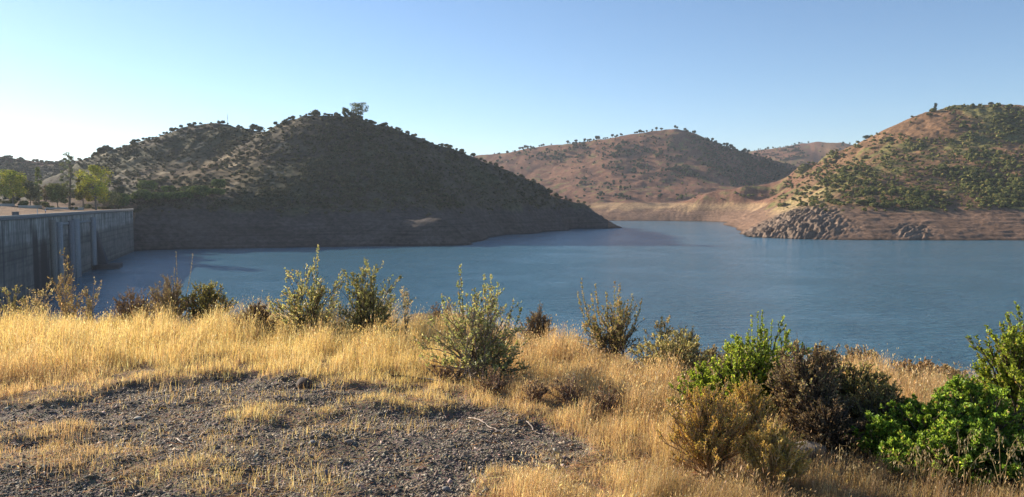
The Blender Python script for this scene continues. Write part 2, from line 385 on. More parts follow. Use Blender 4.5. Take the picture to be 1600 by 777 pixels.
def inpoly(px, py, P):
    ins = np.zeros(px.shape, bool); n = len(P)
    for i in range(n):
        x1, y1 = P[i]; x2, y2 = P[(i + 1) % n]
        c = ((y1 > py) != (y2 > py)) & (px < (x2 - x1) * (py - y1) / (y2 - y1 + 1e-9) + x1); ins ^= c
    return ins
def distpoly(px, py, P):
    d = np.full(px.shape, 1e9)
    for i in range(len(P)):
        a = P[i]; b = P[(i + 1) % len(P)]; ab = b - a
        t = np.clip(((px - a[0]) * ab[0] + (py - a[1]) * ab[1]) / (ab @ ab), 0, 1)
        d = np.minimum(d, np.hypot(px - a[0] - t * ab[0], (py - a[1] - t * ab[1])))
    return d
TUFTS = [(430, 650, 85, 24, .7), (640, 632, 95, 12, .75), (60, 690, 120, 22, .85), (30, 738, 150, 28, .8), (190, 745, 150, 32, .6), (330, 785, 160, 22, .5), (460, 760, 90, 22, .22), (860, 775, 110, 28, .9), (330, 680, 330, 90, .17), (330, 615, 60, 8, .12), (430, 625, 50, 8, .3), (600, 690, 60, 10, .06), (270, 690, 60, 18, .15), (900, 735, 60, 18, .6), (30, 655, 60, 6, .1)]
def dens(x, y):
    """how thickly dry grass covers the ground at x, y (0 bare gravel .. 1 full)"""
    px, py = proj(x, y, -1.75 + 0 * x)
    ok = y > 1.5
    px = np.where(ok, px, -5000); py = np.where(ok, py, 1000)
    ins = inpoly(px, py, BARE); d = distpoly(px, py, BARE) * np.where(ins, -1, 1)
    nn = fbm(x * 1.6, y * 1.6, 4, 51)
    v = smooth(-7, 7, d + nn * 10)
    for a, b_, sx_, sy_, s_ in TUFTS:
        g_ = np.exp(-((px - a) / sx_) ** 2 - ((py - b_) / sy_) ** 2); v = np.maximum(v, s_ * smooth(.1, .8, g_ + .45 * nn) * (g_ > .02))
    v = np.where(ok, v, .7)
    return v, px, py
def gz(x, y, detail=True):
    x = np.asarray(x, float); y = np.asarray(y, float)
    r = np.hypot(x, y); th = np.degrees(np.arctan2(x, y)); E, zE = edge(th)
    u = np.clip(r / E, 0, 1); s = np.maximum(r - E + 0.8, 0)
    z = -1.68 + (zE + 1.68) * smooth(0.35, 1, u) - 0.62 * (np.sqrt(s * s + 1.0) - 1.0)
    # a lower brown ledge just beyond the brink
    z = z + 0 * z
    led = np.exp(-((th + 5.6) / 3.6) ** 8 - ((r - 14.6) / 2.0) ** 4); z = z + led * np.clip(-2.22 - z, 0, 6)
    z = z + 0.05 * fbm(x / 1.3, y / 1.3, 3, 61)
    if detail:
        v, _, _ = dens(x, y); z = z + 0.05 * v + 0.012 * fbm(x * 5, y * 5, 3, 62) * (1 - v * .5)
    return z
def gp(px, py):
    """near ground point under a photo pixel"""
    t, s = ray(px, py); lo = 3.0; 
    for y in np.arange(3.0, 30, 0.02):
        if float(gz(np.array(t * y), np.array(y), False)) >= s * y: return float(t * y), float(y)
    return float(t * 12), 12.0
th_ = np.radians(np.concatenate([np.linspace(-180, -45, 90, endpoint=False), np.linspace(-45, 45, 700, endpoint=False), np.linspace(45, 180, 91)]))
rr_ = np.concatenate([[0.05, .6, 1.3, 2.0], np.geomspace(2.6, 13, 420), np.geomspace(13.1, 30, 70), np.geomspace(31, 160, 45)])
TH, RR = np.meshgrid(th_, rr_); gx = np.sin(TH) * RR; gy = np.cos(TH) * RR
GZ = gz(gx, gy); GV, gpx, gpy = dens(gx, gy)
gn = fbm(gx * 2, gy * 2, 4, 71); gfar = smooth(13, 20, RR)
gc = np.array([.20, .158, .118])[None, None] * (1 - GV[..., None]) + np.array([.26, .165, .085])[None, None] * GV[..., None]
gc = gc * (1 - gfar[..., None]) + np.array([.22, .14, .085])[None, None] * gfar[..., None]
gc = np.clip(gc * (1 + .25 * gn[..., None]), .01, 1)
a_ = Acc(); idx = np.arange(TH.size).reshape(TH.shape)
fc = np.stack([idx[:-1, :-1], idx[:-1, 1:], idx[1:, 1:], idx[1:, :-1]], -1).reshape(-1, 4)[:, ::-1]
a_.add(np.stack([gx, gy, GZ], -1).reshape(-1, 3), fc, gc.reshape(-1, 3))
m, nt, b = newmat('gritty_soil'); at = attr(nt); b.inputs['Roughness'].default_value = .95; b.inputs['Specular IOR Level'].default_value = .1
g = nt.nodes.new('ShaderNodeNewGeometry')
na = node(nt, 'ShaderNodeTexNoise', Scale=45.0, Detail=7.0, Roughness=0.7); nt.links.new(g.outputs['Position'], na.inputs['Vector'])
vo = node(nt, 'ShaderNodeTexVoronoi', Scale=60.0); nt.links.new(g.outputs['Position'], vo.inputs['Vector'])
c1 = mixc(nt, 1.0, at.outputs['Color'], ramp(nt, na.outputs[0], [(.3, .45), (.5, 1.0), (.7, 1.5)]), 'MULTIPLY')
c2 = mixc(nt, .35, c1, mixc(nt, 1.0, c1, vo.outputs['Color'], 'MULTIPLY'))
nt.links.new(c2, b.inputs['Base Color'])
bp = node(nt, 'ShaderNodeBump', Strength=.9, Distance=.012); nt.links.new(na.outputs[0], bp.inputs['Height'])
bp2 = node(nt, 'ShaderNodeBump', Strength=.7, Distance=.008); nt.links.new(vo.outputs['Distance'], bp2.inputs['Height']); nt.links.new(bp.outputs[0], bp2.inputs['Normal'])
nt.links.new(bp2.outputs[0], b.inputs['Normal'])
tag(a_.build('ground', m, smooth_=True), kind='structure')

# ------------------------------------------------------------------ water
m, nt, b = newmat('lake_water')
b.inputs['Base Color'].default_value = (.060, .158, .208, 1); b.inputs['Roughness'].default_value = .15; b.inputs['IOR'].default_value = 1.45; b.inputs['Specular IOR Level'].default_value = .95
g = nt.nodes.new('ShaderNodeNewGeometry')
mp = node(nt, 'ShaderNodeMapping'); mp.inputs['Rotation'].default_value = (0, 0, rad(12)); mp.inputs['Scale'].default_value = (.45, 1.0, 1); nt.links.new(g.outputs['Position'], mp.inputs[0])
w1 = node(nt, 'ShaderNodeTexNoise', Scale=0.45, Detail=5.0, Roughness=0.68, Distortion=.3); nt.links.new(mp.outputs[0], w1.inputs['Vector'])
w2 = node(nt, 'ShaderNodeTexNoise', Scale=0.035, Detail=3.0, Roughness=0.55); nt.links.new(g.outputs['Position'], w2.inputs['Vector'])
amp = ramp(nt, w2.outputs[0], [(.36, .45), (.64, 1.0)])
mm = node(nt, 'ShaderNodeMath', operation='MULTIPLY'); nt.links.new(w1.outputs[0], mm.inputs[0]); nt.links.new(amp, mm.inputs[1])
bp = node(nt, 'ShaderNodeBump', Strength=1.0, Distance=1.15); nt.links.new(mm.outputs[0], bp.inputs['Height']); nt.links.new(bp.outputs[0], b.inputs['Normal'])
wa = Acc(); wa.add([(-900, 5, WATER), (1500, 5, WATER), (1500, 1900, WATER), (-900, 1900, WATER)], [[0, 1, 2, 3]])
tag(wa.build('water', m), kind='structure')

# ------------------------------------------------------------------ dam
def s_of_px(p):
    t = (p - CX) / F; return (t * DP[1] - DP[0]) / (DU[0] - t * DU[1])
dam = empty('concrete_dam', (DP[0], DP[1], 0), math.atan2(DU[1], DU[0]))
tag(dam, 'long grey concrete dam wall with dark water stains across the left of the reservoir', 'dam')
# local x runs along the dam away from the camera, local -y points to the water
S0, S1 = -110.0, 218.0
nx, nz = 1300, 90
sx_ = np.linspace(S0, S1, nx); sz = np.linspace(-35, CREST - .9, nz); SX, SZ = np.meshgrid(sx_, sz)
def hdam(s):
    v = fbm(s / 1.3, s * 0, 3, 81); return v
streak = pnoise(SX / .9, SZ / 14, 82) * .6 + pnoise(SX / .35, SZ / 9, 83) * .5 + .4 * pnoise(SX / 6, SZ / 8, 84)
topb = smooth(-11.5, -9.5, SZ + .5 * pnoise(SX / 3, SZ * 0, 85))
col = np.ones(SX.shape + (3,)) * np.array([.18, .16, .138]); col += topb[..., None] * np.array([.11, .11, .105])
drip = smooth(.15, .5, pnoise(SX / .55, SZ / 30, 86) + .5 * pnoise(SX / 4, SZ / 6, 87)); col *= (1 - .45 * drip * smooth(-20, -6, SZ))[..., None]
col *= np.clip(1 + .6 * streak * (.5 + topb) + .22 * pnoise(SX / 9, SZ / 3, 88) + .16 * pnoise(SX / 2.2, SZ / 1.2, 89), .2, 2)[..., None]
lift = (np.abs(((SZ + 40) % 2.0) - 1.0) > .93); col *= (1 - .3 * lift)[..., None]; lvl = smooth(.2, .6, pnoise(SZ * 1.1, SX / 60, 90)); col *= (1 - .22 * lvl)[..., None]
jn = (np.abs(((SX - 3) % 15.0) - 7.5) > 7.35); col *= (1 - .45 * jn)[..., None]
def stain(p0, p1, z0, c, k=.85):
    s0, s1 = s_of_px(p0), s_of_px(p1); w = smooth(s0 - .8, s0 + .5, SX + .6 * streak) * (1 - smooth(s1 - .5, s1 + .8, SX + .6 * streak)) * smooth(z0 + 2, z0 - 3, SZ + streak * 1.5) * k
    return w[..., None], np.array(c)
for args in [(50, 58, -7, (.05, .04, .035), .9), (62, 72, -10, (.06, .042, .035), .9), (52, 75, -14, (.055, .042, .038), .8), (3, 5, -6, (.07, .07, .07), .7), (33, 34.5, -6, (.08, .08, .08), .6), (96, 112, -15, (.07, .06, .055), .5), (118, 124, -8, (.06, .06, .06), .7), (20, 22, -6, (.1, .1, .1), .5)]:
    w, c = stain(*args); col = col * (1 - w) + c * w
col *= (1 - .35 * smooth(WATER + 1.6, WATER + .4, SZ))[..., None]
da = Acc(); idx = np.arange(SX.size).reshape(SX.shape)
fc = np.stack([idx[:-1, :-1], idx[:-1, 1:], idx[1:, 1:], idx[1:, :-1]], -1).reshape(-1, 4)
front = np.stack([SX, np.zeros_like(SX), SZ], -1); da.add(front.reshape(-1, 3), fc, np.clip(col, .01, 1).reshape(-1, 3))
# back, top and ends of the wall
v = [(S0, 0, -35), (S1, 0, -35), (S1, 6, -35), (S0, 6, -35), (S0, 0, CREST - .9), (S1, 0, CREST - .9), (S1, 6, CREST - .9), (S0, 6, CREST - .9)]
da.add(v, [[4, 5, 6, 7], [3, 2, 1, 0], [2, 3, 7, 6], [1, 2, 6, 5], [3, 0, 4, 7]], (.28, .28, .27))
M_CONC = colmat('concrete', .9, .8, .18, .4, .05)
M_CONC2 = colmat('trim_concrete', .9, 2.0, .15, .3, .02)
da.build('wall', M_CONC, dam)
q = Acc(); boxa(q, S0, S1, -.35, 6.4, CREST - .9 + .003, CREST - .25, (.17, .17, .17)); boxa(q, S0, S1, -.25, .15, CREST - .25, CREST + .25, (.34, .32, .29)); q.build('coping', M_CONC2, dam)
q = Acc(); boxa(q, S0, S1, .15, 6.4, CREST - .25, CREST - .08, (.22, .14, .09)); q.build('crest_road', colmat('crest_dirt', .95, .8, .25, .3, .02), dam)
def pier(p0, p1, out, z0, z1, c, nm='pier'):
    q = Acc(); s0, s1 = s_of_px(p0), s_of_px(p1); boxa(q, s0, s1, -out, .05, z0, z1, c); return q.build(nm, M_CONC2, dam)
PC = (.22, .20, .175)
pier(77, 80.5, 1.3, -35, -5.2, PC); pier(86.5, 89, 1.5, -35, -6.0, (.28, .28, .28)); pier(106, 109, 1.2, -35, -6, (.19, .19, .2)); pier(112, 117, 1.5, -35, -5.5, (.24, .245, .25)); pier(141, 144.5, 1.2, -35, -5.6, (.22, .225, .23))
pier(80.5, 86.5, .12, -27, -6.5, (.045, .045, .05), 'gate_shade_panel'); pier(117, 121.5, .12, -30, -7, (.05, .05, .055), 'gate_shade_panel')  # flat near-black panels, the darkness of recesses painted on the wall
pier(89, 112, .3, -7.2, -6.4, (.26, .26, .26), 'lintel_beam'); pier(121.5, 141, .3, -7.3, -6.5, (.25, .25, .25), 'lintel_beam')
for zz in np.arange(-24, -8, 4.2): pier(80.6, 84.2, .5, zz, zz + 1.7, (.30, .30, .31), 'landing')
q = Acc(); s0, s1 = s_of_px(146), s_of_px(149.5)      # tapered buttress, shade of its sunless face painted into the dark colour
q.add([(s0, 0, -11), (s1, 0, -11), (s0, 0, -35), (s1, 0, -35), (s0, -7.5, -35), (s1, -7.5, -35), (s0, -.5, -11), (s1, -.5, -11)],
      [[0, 1, 7, 6], [6, 7, 5, 4], [0, 6, 4, 2], [1, 3, 5, 7]], (.07, .065, .065)); q.build('buttress', M_CONC2, dam)
q = Acc(); boxa(q, s_of_px(141), s_of_px(150.5), -8.5, 0, -35, -23.0, (.10, .085, .075)); q.build('footing', M_CONC2, dam)

# ------------------------------------------------------------------ distant vegetation
def clump(rng, n, R_, H_, cols, wts, leaf, lobes=5, core=True, squash=1.0):
    """a low crown: lumpy core plus loose leaf faces; base at z = 0"""
    A_ = Acc(); lo = randdir(lobes, rng) * rng.uniform(.25, .6, (lobes, 1)); lo[:, 2] = np.abs(lo[:, 2]) * .8; lr = rng.uniform(.42, .68, lobes)
    lo[0] = 0; lr[0] = .7
    k = rng.integers(0, lobes, n); d = randdir(n, rng); rad_ = lr[k][:, None] * rng.uniform(.75, 1.08, (n, 1))
    p = lo[k] + d * rad_; p = p * np.array([R_, R_, H_ * .5]) ; p[:, 2] += H_ * .5
    keep = p[:, 2] > 0.02 * H_; p = p[keep]; d = d[keep]; n = len(p)
    c = palette(cols, wts, n, rng, .25)
    nrm = d + randdir(n, rng) * .8; nrm, a1, b1 = frame_of(nrm); s_ = leaf * rng.uniform(.6, 1.4, (n, 1))
    v = np.stack([p - a1 * s_ - b1 * s_ * .6, p + a1 * s_ - b1 * s_ * .3, p + a1 * s_ * .5 + b1 * s_, p - a1 * s_ * .8 + b1 * s_ * .7], 1)
    A_.add(v.reshape(-1, 3), np.arange(4 * n).reshape(n, 4), np.repeat(c, 4, 0))
    if core:
        for j in range(lobes):
            vv = ICO1[0] * lr[j] * .86 * (1 + rng.normal(0, .1, (len(ICO1[0]), 1))) + lo[j]; vv = vv * np.array([R_, R_, H_ * .5]); vv[:, 2] += H_ * .5
            A_.add(vv, ICO1[1], palette(cols, wts, len(vv), rng, .2) * .9)
    return A_
def add_trunk(A_, H_, r, c=(.09, .07, .055)):
    tubes(A_, [(0, 0, -.6)], [(0, 0, H_)], r, r * .7, c, 5)
rng = np.random.default_rng(21)
OAKC = [(.040, .052, .022), (.055, .066, .028), (.07, .075, .035)]; OAKW = [3, 3, 1]
SHC_ = [(.08, .10, .028), (.14, .155, .038), (.20, .17, .055), (.055, .07, .025)]; SHW = [2.5, 3, 3, 1.5]
DSH = [(.075, .080, .040), (.105, .100, .052), (.14, .118, .068)]; DSW = [3, 3, 1.5]
oaks = []
for i in range(6):
    a = clump(rng, 420, 1.0, 1.75, OAKC, OAKW, .10, 6); A2 = Acc()
    for v_, f_, c_ in zip(a.v, a.f, a.c): v_[:, 2] += .3
    add_trunk(a, .8, .07); oaks.append(a.mesh('holm_oak', M_FAR))
shr = [clump(rng, 420, 1.0, 1.5, SHC_, SHW, .10, 6).mesh('hillside_shrub', M_FAR) for i in range(6)]
dsh = [clump(rng, 420, 1.0, 1.4, DSH, DSW, .10, 6).mesh('hillside_shrub', M_FAR) for i in range(6)]
lowv = {'o': [clump(rng, 70, 1.0, 1.85, OAKC, OAKW, .2, 3) for i in range(3)], 's': [clump(rng, 60, 1.0, 1.5, SHC_, SHW, .2, 3) for i in range(4)], 'd': [clump(rng, 60, 1.0, 1.4, DSH, DSW, .2, 3) for i in range(4)]}

def scatter(kind, n, box, wfun, rmin, rmax, ymin):
    cmin = .7 if kind == 'd' else .55
    """random photo-area samples dropped onto the hillside: list of (x, y, z, radius)"""
    x0, x1, y0, y1 = box; px = rng.uniform(x0, x1, n); py = rng.uniform(y0, y1, n)
    w = wfun(px, py); k = rng.uniform(0, 1, n) < w; px, py = px[k], py[k]
    P = on_hill(px, py, ymin); ok = ~np.isnan(P[:, 0]); P = P[ok]; px = px[ok]; py = py[ok]
    cl = smooth(-.25, .45, fbm(P[:, 0] / 45, P[:, 1] / 45, 3, 15)); r = (rmin + (rmax - rmin) * rng.beta(1.2, 3.0, len(P))) * (cmin + .15 + .7 * cl * (1.1 - cmin)); kk = rng.uniform(0, 1, len(P)) < cmin + .7 * cl; P, r, px, py = P[kk], r[kk], px[kk], py[kk]; return np.c_[P, r, px, py]
def G(px, py, a, b_, sa, sb): return np.exp(-((px - a) / sa) ** 2 - ((py - b_) / sb) ** 2)
def wc(px, py):    # centre hill: oak belts
    nn = fbm(px / 22, py / 9, 4, 91)
    w = .9 * G(px, py, 1000, 237, 60, 13) + .8 * G(px, py, 985, 258, 34, 15) + .7 * G(px, py, 1040, 268, 50, 14) + .75 * G(px, py, 880, 238, 70, 13) + .9 * G(px, py, 930, 232, 40, 12) + .25 * G(px, py, 830, 256, 45, 16) \
        + .8 * G(px, py, 905, 281, 16, 6) + .75 * G(px, py, 965, 308, 30, 7) + .5 * G(px, py, 950, 292, 22, 10) + .8 * G(px, py, 1105, 262, 26, 22) + .6 * G(px, py, 1060, 215, 60, 8) + .03
    dark = smooth(0, 1, np.clip((px - 1068 - (py - 210) * .85) / 14, 0, 1)) * 2.0
    return np.clip(w * smooth(-.35, .35, nn) * 1.1 + dark * (py < 318), 0, 1) * (py > 203)
cs_ = scatter('o', 9000, (770, 1255, 204, 318), wc, 1.8, 5.2, 1000)
cs_ = cs_[(cs_[:, 2] > 2) & (cs_[:, 1] > 1040)]
# ridge oaks of the centre hill, standing clear against the sky
rg = []
for p in list(rng.uniform(800, 990, 34)) + [1000, 1008, 1017, 1024, 1031, 1052, 1056, 1068, 1080, 1083, 1103, 1110, 1128, 1134, 1146, 1160, 993, 941, 955, 962, 970]:
    i = np.searchsorted(tt, (p - CX) / F); j0 = np.searchsorted(yy, 1000); j = j0 + np.argmax(SL[j0:np.searchsorted(yy, 1800), i])
    rg.append((tt[i] * yy[j], yy[j], Z[j, i], rng.uniform(2.2, 4.2), p, 0))
cs_ = np.concatenate([np.array(rg), cs_])
def wr(px, py):    # right hill scrub
    nn = fbm(px / 26, py / 13, 4, 93)
    bare = 1.0 * G(px, py, 1420, 200, 100, 20) + .5 * G(px, py, 1350, 236, 30, 14) + .35 * G(px, py, 1330, 285, 60, 9) + .8 * G(px, py, 1250, 300, 30, 8) + .6 * G(px, py, 1480, 178, 60, 8)
    w = .42 + .5 * smooth(-.2, .3, nn) + .5 * G(px, py, 1400, 305, 60, 16) + .4 * G(px, py, 1520, 290, 90, 30) + .5 * G(px, py, 1300, 262, 40, 18)
    return np.clip(w * (1 - .97 * np.clip(bare * 1.2, 0, 1)) * smooth(336, 320, py), 0, 1)
rs_ = scatter('s', 9500, (1215, 1640, 165, 342), wr, .7, 4.2, 480); rs_ = rs_[(rs_[:, 2] > -4 - 7 * rng.uniform(0, 1, len(rs_)) ** 2.5) & (rs_[:, 1] < 1000)]
def wl2(px, py):    # left hill scrub
    nn = fbm(px / 30, py / 14, 4, 95); sun_ = G(px, py, 330, 265, 110, 30)
    return np.clip(.55 + .4 * smooth(-.2, .3, nn) - .40 * sun_, .05, 1) * smooth(352, 318, py)
ls_ = scatter('d', 13500, (120, 940, 178, 345), wl2, .7, 2.7, 395); ls_ = ls_[(ls_[:, 2] > -3 - 7 * rng.uniform(0, 1, len(ls_)) ** 2.5) & (ls_[:, 1] > 408) & (ls_[:, 1] < 900)]
rid = []
for p in list(rng.uniform(150, 930, 90)):
    i = np.searchsorted(tt, (p - CX) / F); j0 = np.searchsorted(yy, 395); j = j0 + np.argmax(SL[j0:np.searchsorted(yy, 880), i])
    rid.append((tt[i] * yy[j], yy[j], Z[j, i], rng.uniform(1.2, 2.6), p, 0))
for p, r in ((272, 3.0), (494, 3.6), (160, 4.5), (168, 4.0), (400, 4.5), (408, 4.0), (740, 3), (858, 4.0), (868, 3.4)):
    i = np.searchsorted(tt, (p - CX) / F); j0 = np.searchsorted(yy, 395); j = j0 + np.argmax(SL[j0:np.searchsorted(yy, 880), i]) - (3 if p in (400, 408) else 0)
    rid.append((tt[i] * yy[j], yy[j], Z[j, i], r, p, 0))
ls_ = np.concatenate([np.array(rid), ls_])
far_ = scatter('d', 1700, (-30, 175, 246, 306), lambda a, b: 0 * a + .8, 1.5, 4.5, 640); bk_ = scatter('o', 260, (1165, 1330, 222, 262), lambda a, b: 0 * a + .35, 2, 6, 1500)
lo_ = scatter('s', 500, (1010, 1260, 285, 330), lambda a, b: .5 * (b < 322 - (a - 1010) * .02) * smooth(-.1, .4, fbm(a / 20, b / 8, 3, 97)), 1.2, 4.2, 850); lo_ = lo_[lo_[:, 2] > -6]
def place(arr, meshes, low, nbig, name, cat, group, label, hscale=1.0, sink=.12):
    size = arr[:, 3] / arr[:, 1]; o = np.argsort(-size)
    for i in o[:nbig]:
        x, y, z, r = arr[i, :4]
        lab = label(arr[i]) if callable(label) else label
        ob = link(name, meshes[rng.integers(len(meshes))], None, (x, y, z - sink * r), rng.uniform(0, 6.28), (r, r * rng.uniform(.8, 1.1), r * hscale * rng.uniform(.8, 1.15)))
        tag(ob, lab, cat, group)
    return arr[o[nbig:]]
rest = Acc()
def pour(arr, kind, hs=1.0):
    for x, y, z, r in arr[:, :4]:
        a = lowv[kind][rng.integers(len(lowv[kind]))]; th = rng.uniform(0, 6.28); c, s = math.cos(th), math.sin(th); off = 0
        br = rng.uniform(.75, 1.3)
        vs = np.concatenate(a.v); cs = np.concatenate(a.c)
        w = np.c_[vs[:, 0] * c - vs[:, 1] * s, vs[:, 0] * s + vs[:, 1] * c, vs[:, 2] * hs] * r + np.array([x, y, z - .12 * r])
        n0 = rest.n
        rest.v.append(w.astype(np.float32)); rest.c.append((cs * br).astype(np.float32)); rest.f += [f + n0 for f in a.f]; rest.n += len(w)
pour(place(cs_, oaks, 'o', 290, 'holm_oak', 'tree', 'holm oaks dotted over the far brown hill', lambda a: 'dark holm oak standing on the skyline ridge of the far brown hill' if a[5] < 1 else 'dark holm oak on the steep shaded right flank of the far brown hill' if a[4] > 1110 else 'small holm oak on the low bare foot of the far brown hill' if a[5] > 285 else 'dark green holm oak on the sunlit middle of the far brown hill' if a[4] > 960 else 'small holm oak on the left shoulder of the far brown hill'), 'o')
left_r = place(rs_, shr, 's', 150, 'hillside_shrub', 'shrub', 'shrubs on the sunlit right hillside', lambda a: 'olive shrub on the bare brown crown of the right hill' if a[5] < 215 else 'green shrub low on the right hill just above its bare shore' if a[5] > 285 and a[4] > 1330 else 'scattered green shrub on the left foot of the right hill' if a[4] < 1330 else 'olive green shrub halfway up the right hill')
left_l = place(ls_, dsh, 'd', 140, 'hillside_shrub', 'shrub', 'shrubs on the shaded hill behind the dam', lambda a: 'dark shrub on the skyline of the hill beside the dam' if a[5] < 1 else 'shrub on the lit left shoulder of the hill beside the dam' if a[4] < 420 else 'dark shrub on the descending right tip of the hill beside the dam' if a[4] > 740 else 'dark shrub on the shaded front face of the hill beside the dam')
pour(left_r, 's'); pour(left_l, 'd'); pour(far_, 'd'); pour(bk_, 'o'); pour(lo_, 's')
ro = rest.build('hill_scrub', M_FAR); tag(ro, 'dense low scrub covering the hillsides around the reservoir', 'scrub', kind='stuff')

# ---- larger trees with trunk, limbs and a broken crown
def tree(name, label, group, base, H_, Wd, cols, wts, rng, style='round', nleaf=4200, leaf=.30, barkc=(.16, .13, .10)):
    root = empty(name, base); tag(root, label, 'tree', group)
    tk = Acc(); cr_ = Acc()
    lean = rng.normal(0, .04, 2); tips = []
    if style == 'pine': t0, nb, zlo, zhi = .45, 14, .45, .92
    elif style == 'column': t0, nb, zlo, zhi = .8, 16, .2, 1.0
    elif style == 'sparse': t0, nb, zlo, zhi = .8, 24, .3, 1.0
    else: t0, nb, zlo, zhi = .5, 16, .3, .95
    top = np.array([lean[0] * H_, lean[1] * H_, H_ * t0]); q = np.linspace(0, 1, 5)[:, None]
    tp = q * top + np.c_[np.sin(q * 3) * .1, np.sin(q * 4) * .1, q * 0] * .3; tp[0, 2] = -.5
    r0 = H_ * .022; rr = np.linspace(r0, r0 * .45, 5)
    tubes(tk, tp[:-1], tp[1:], rr[:-1], rr[1:], barkc, 6)
    for k in range(nb):
        f = zlo + (zhi - zlo) * (k + .5) / nb; ang = k * 2.4 + rng.normal(0, .4)
        if style == 'pine': wr_ = .5 * Wd * math.sqrt(max(0, 1 - ((f - .5) / .5) ** 2)) * rng.uniform(.45, .95)
        elif style == 'column': wr_ = .5 * Wd * math.sin(math.pi * min(1, max(0.05, (1.04 - f)))) ** .6 * rng.uniform(.2, .8)
        elif style == 'sparse': wr_ = .5 * Wd * rng.uniform(.25, 1.0) * (1.15 - .7 * abs(f - .6))
        else: wr_ = .5 * Wd * math.sqrt(max(0.05, 1 - ((f - .55) / .55) ** 2)) * rng.uniform(.3, .9)
        c = np.array([math.cos(ang) * wr_, math.sin(ang) * wr_, H_ * f]); s = tp[min(4, int(f * .6 * 5 / 1))] if style == 'pine' else top * min(.98, f * .8 / t0 if t0 else 1)
        mid = (s + c) / 2 + np.array([0, 0, -.03 * H_]); tubes(tk, [s, mid], [mid, c], [r0 * .35, r0 * .22], [r0 * .22, r0 * .08], barkc, 4)
        tips.append((c, Wd * (.24 if style in ('round', 'pine') else .17 if style == 'column' else .2) * rng.uniform(.6, 1.35)))
    tips.append((np.array([top[0], top[1], H_ * .93]), Wd * .18))
    per = nleaf // len(tips)
    for c, r in tips:
        br = rng.uniform(.8, 1.25); d = randdir(per, rng); rad_ = r * rng.uniform(.3, 1, (per, 1)) ** .5 * (1 + .35 * pnoise(d[:, :1] * 2.5 + c[0], d[:, 2:] * 2.5, 5))
        p = c + d * rad_ * np.array([1, 1, .75 if style != 'column' else 1.3]); p[:, 2] = np.minimum(p[:, 2], H_ * 1.02)
        nrm, a1, b1 = frame_of(d + randdir(per, rng) * .7); s_ = leaf * rng.uniform(.5, 1.3, (per, 1))
        v = np.stack([p - a1 * s_ - b1 * s_ * .5, p + a1 * s_ * .9 - b1 * s_ * .3, p + a1 * s_ * .3 + b1 * s_, p - a1 * s_ * .8 + b1 * s_ * .6], 1)
        cr_.add(v.reshape(-1, 3), np.arange(4 * per).reshape(per, 4), np.repeat(palette(cols, wts, per, rng, .22) * br, 4, 0))
    tk.build('trunk', M_BARK, root); cr_.build('crown', M_FAR, root); return root
def tree_at(px, ybase, ytop, wpx, Yd, *a, name='tree', label='', group=None, cols=None, wts=None, **k):
    t, s = ray(px, ybase)
    x = float(t) * Yd; z = float(hz(np.array(x), np.array(Yd)))
    ztop = float(ray(px, ytop)[1]) * Yd; return tree(name, label, group, (x, Yd, z), max(2.5, ztop - z), wpx / F * Yd, cols, wts, np.random.default_rng(int(px * 7 + ytop)), **k)
YG = [(.28, .30, .06), (.38, .36, .07), (.19, .23, .05)]; YW = [3, 2, 2]
GG = [(.20, .23, .08), (.27, .29, .10), (.14, .17, .07)]; DG = [(.10, .12, .06), (.14, .15, .08), (.18, .18, .09)]
PG = [(.10, .14, .035), (.14, .18, .045), (.07, .10, .03)]
W3 = [3, 2, 2]
GR = 'trees on the flat ground behind the dam'
tree_at(20, 318, 267, 38, 340, name='broadleaf_tree', label='round yellow green tree at the left end of the grove behind the dam', group=GR, cols=YG, wts=YW)
tree_at(47, 318, 284, 30, 365, name='broadleaf_tree', label='dull green bushy tree right of the round yellow green one', group=GR, cols=DG, wts=W3)
tree_at(61, 318, 262, 15, 372, name='poplar_tree', label='slim pale green poplar rising between the bushy trees', group=GR, cols=GG, wts=W3, style='column', nleaf=1500)
tree_at(73, 318, 290, 16, 350, name='bare_tree', label='thin brownish half bare tree right of the slim poplar', group=GR, cols=[(.2, .16, .11), (.16, .13, .09)], wts=[1, 1], style='sparse', nleaf=500)
tree_at(90, 318, 288, 34, 352, name='broadleaf_tree', label='light green low tree just left of the tallest grove tree', group=GR, cols=[(.18, .20, .07), (.24, .25, .09), (.12, .15, .05)], wts=W3)
tree_at(108, 318, 240, 20, 360, name='eucalyptus_tree', label='tallest sparse dark eucalyptus with tip above the skyline', group=GR, cols=[(.17, .19, .11), (.22, .23, .13)], wts=[1, 1], style='sparse', nleaf=1500)
tree_at(150, 320, 259, 50, 345, name='broadleaf_tree', label='largest bright yellow green tree of the grove', group=GR, cols=[(.36, .36, .05), (.46, .42, .06), (.23, .27, .06)], wts=YW, nleaf=4200)
tree_at(130, 320, 278, 26, 352, name='broadleaf_tree', label='golden lower tree against the left side of the largest yellow green tree', group=GR, cols=[(.28, .24, .04), (.20, .19, .04)], wts=[1, 1])
tree_at(-18, 318, 275, 34, 345, name='broadleaf_tree', label='green tree cut by the left picture edge', group=GR, cols=GG, wts=W3)
tree_at(168, 322, 300, 40, 372, name='round_bush', label='dark low bush at the foot of the largest yellow green tree', group=GR, cols=DG, wts=W3, style='pine', nleaf=1800)
PN = 'round pines at the foot of the hill beside the dam'
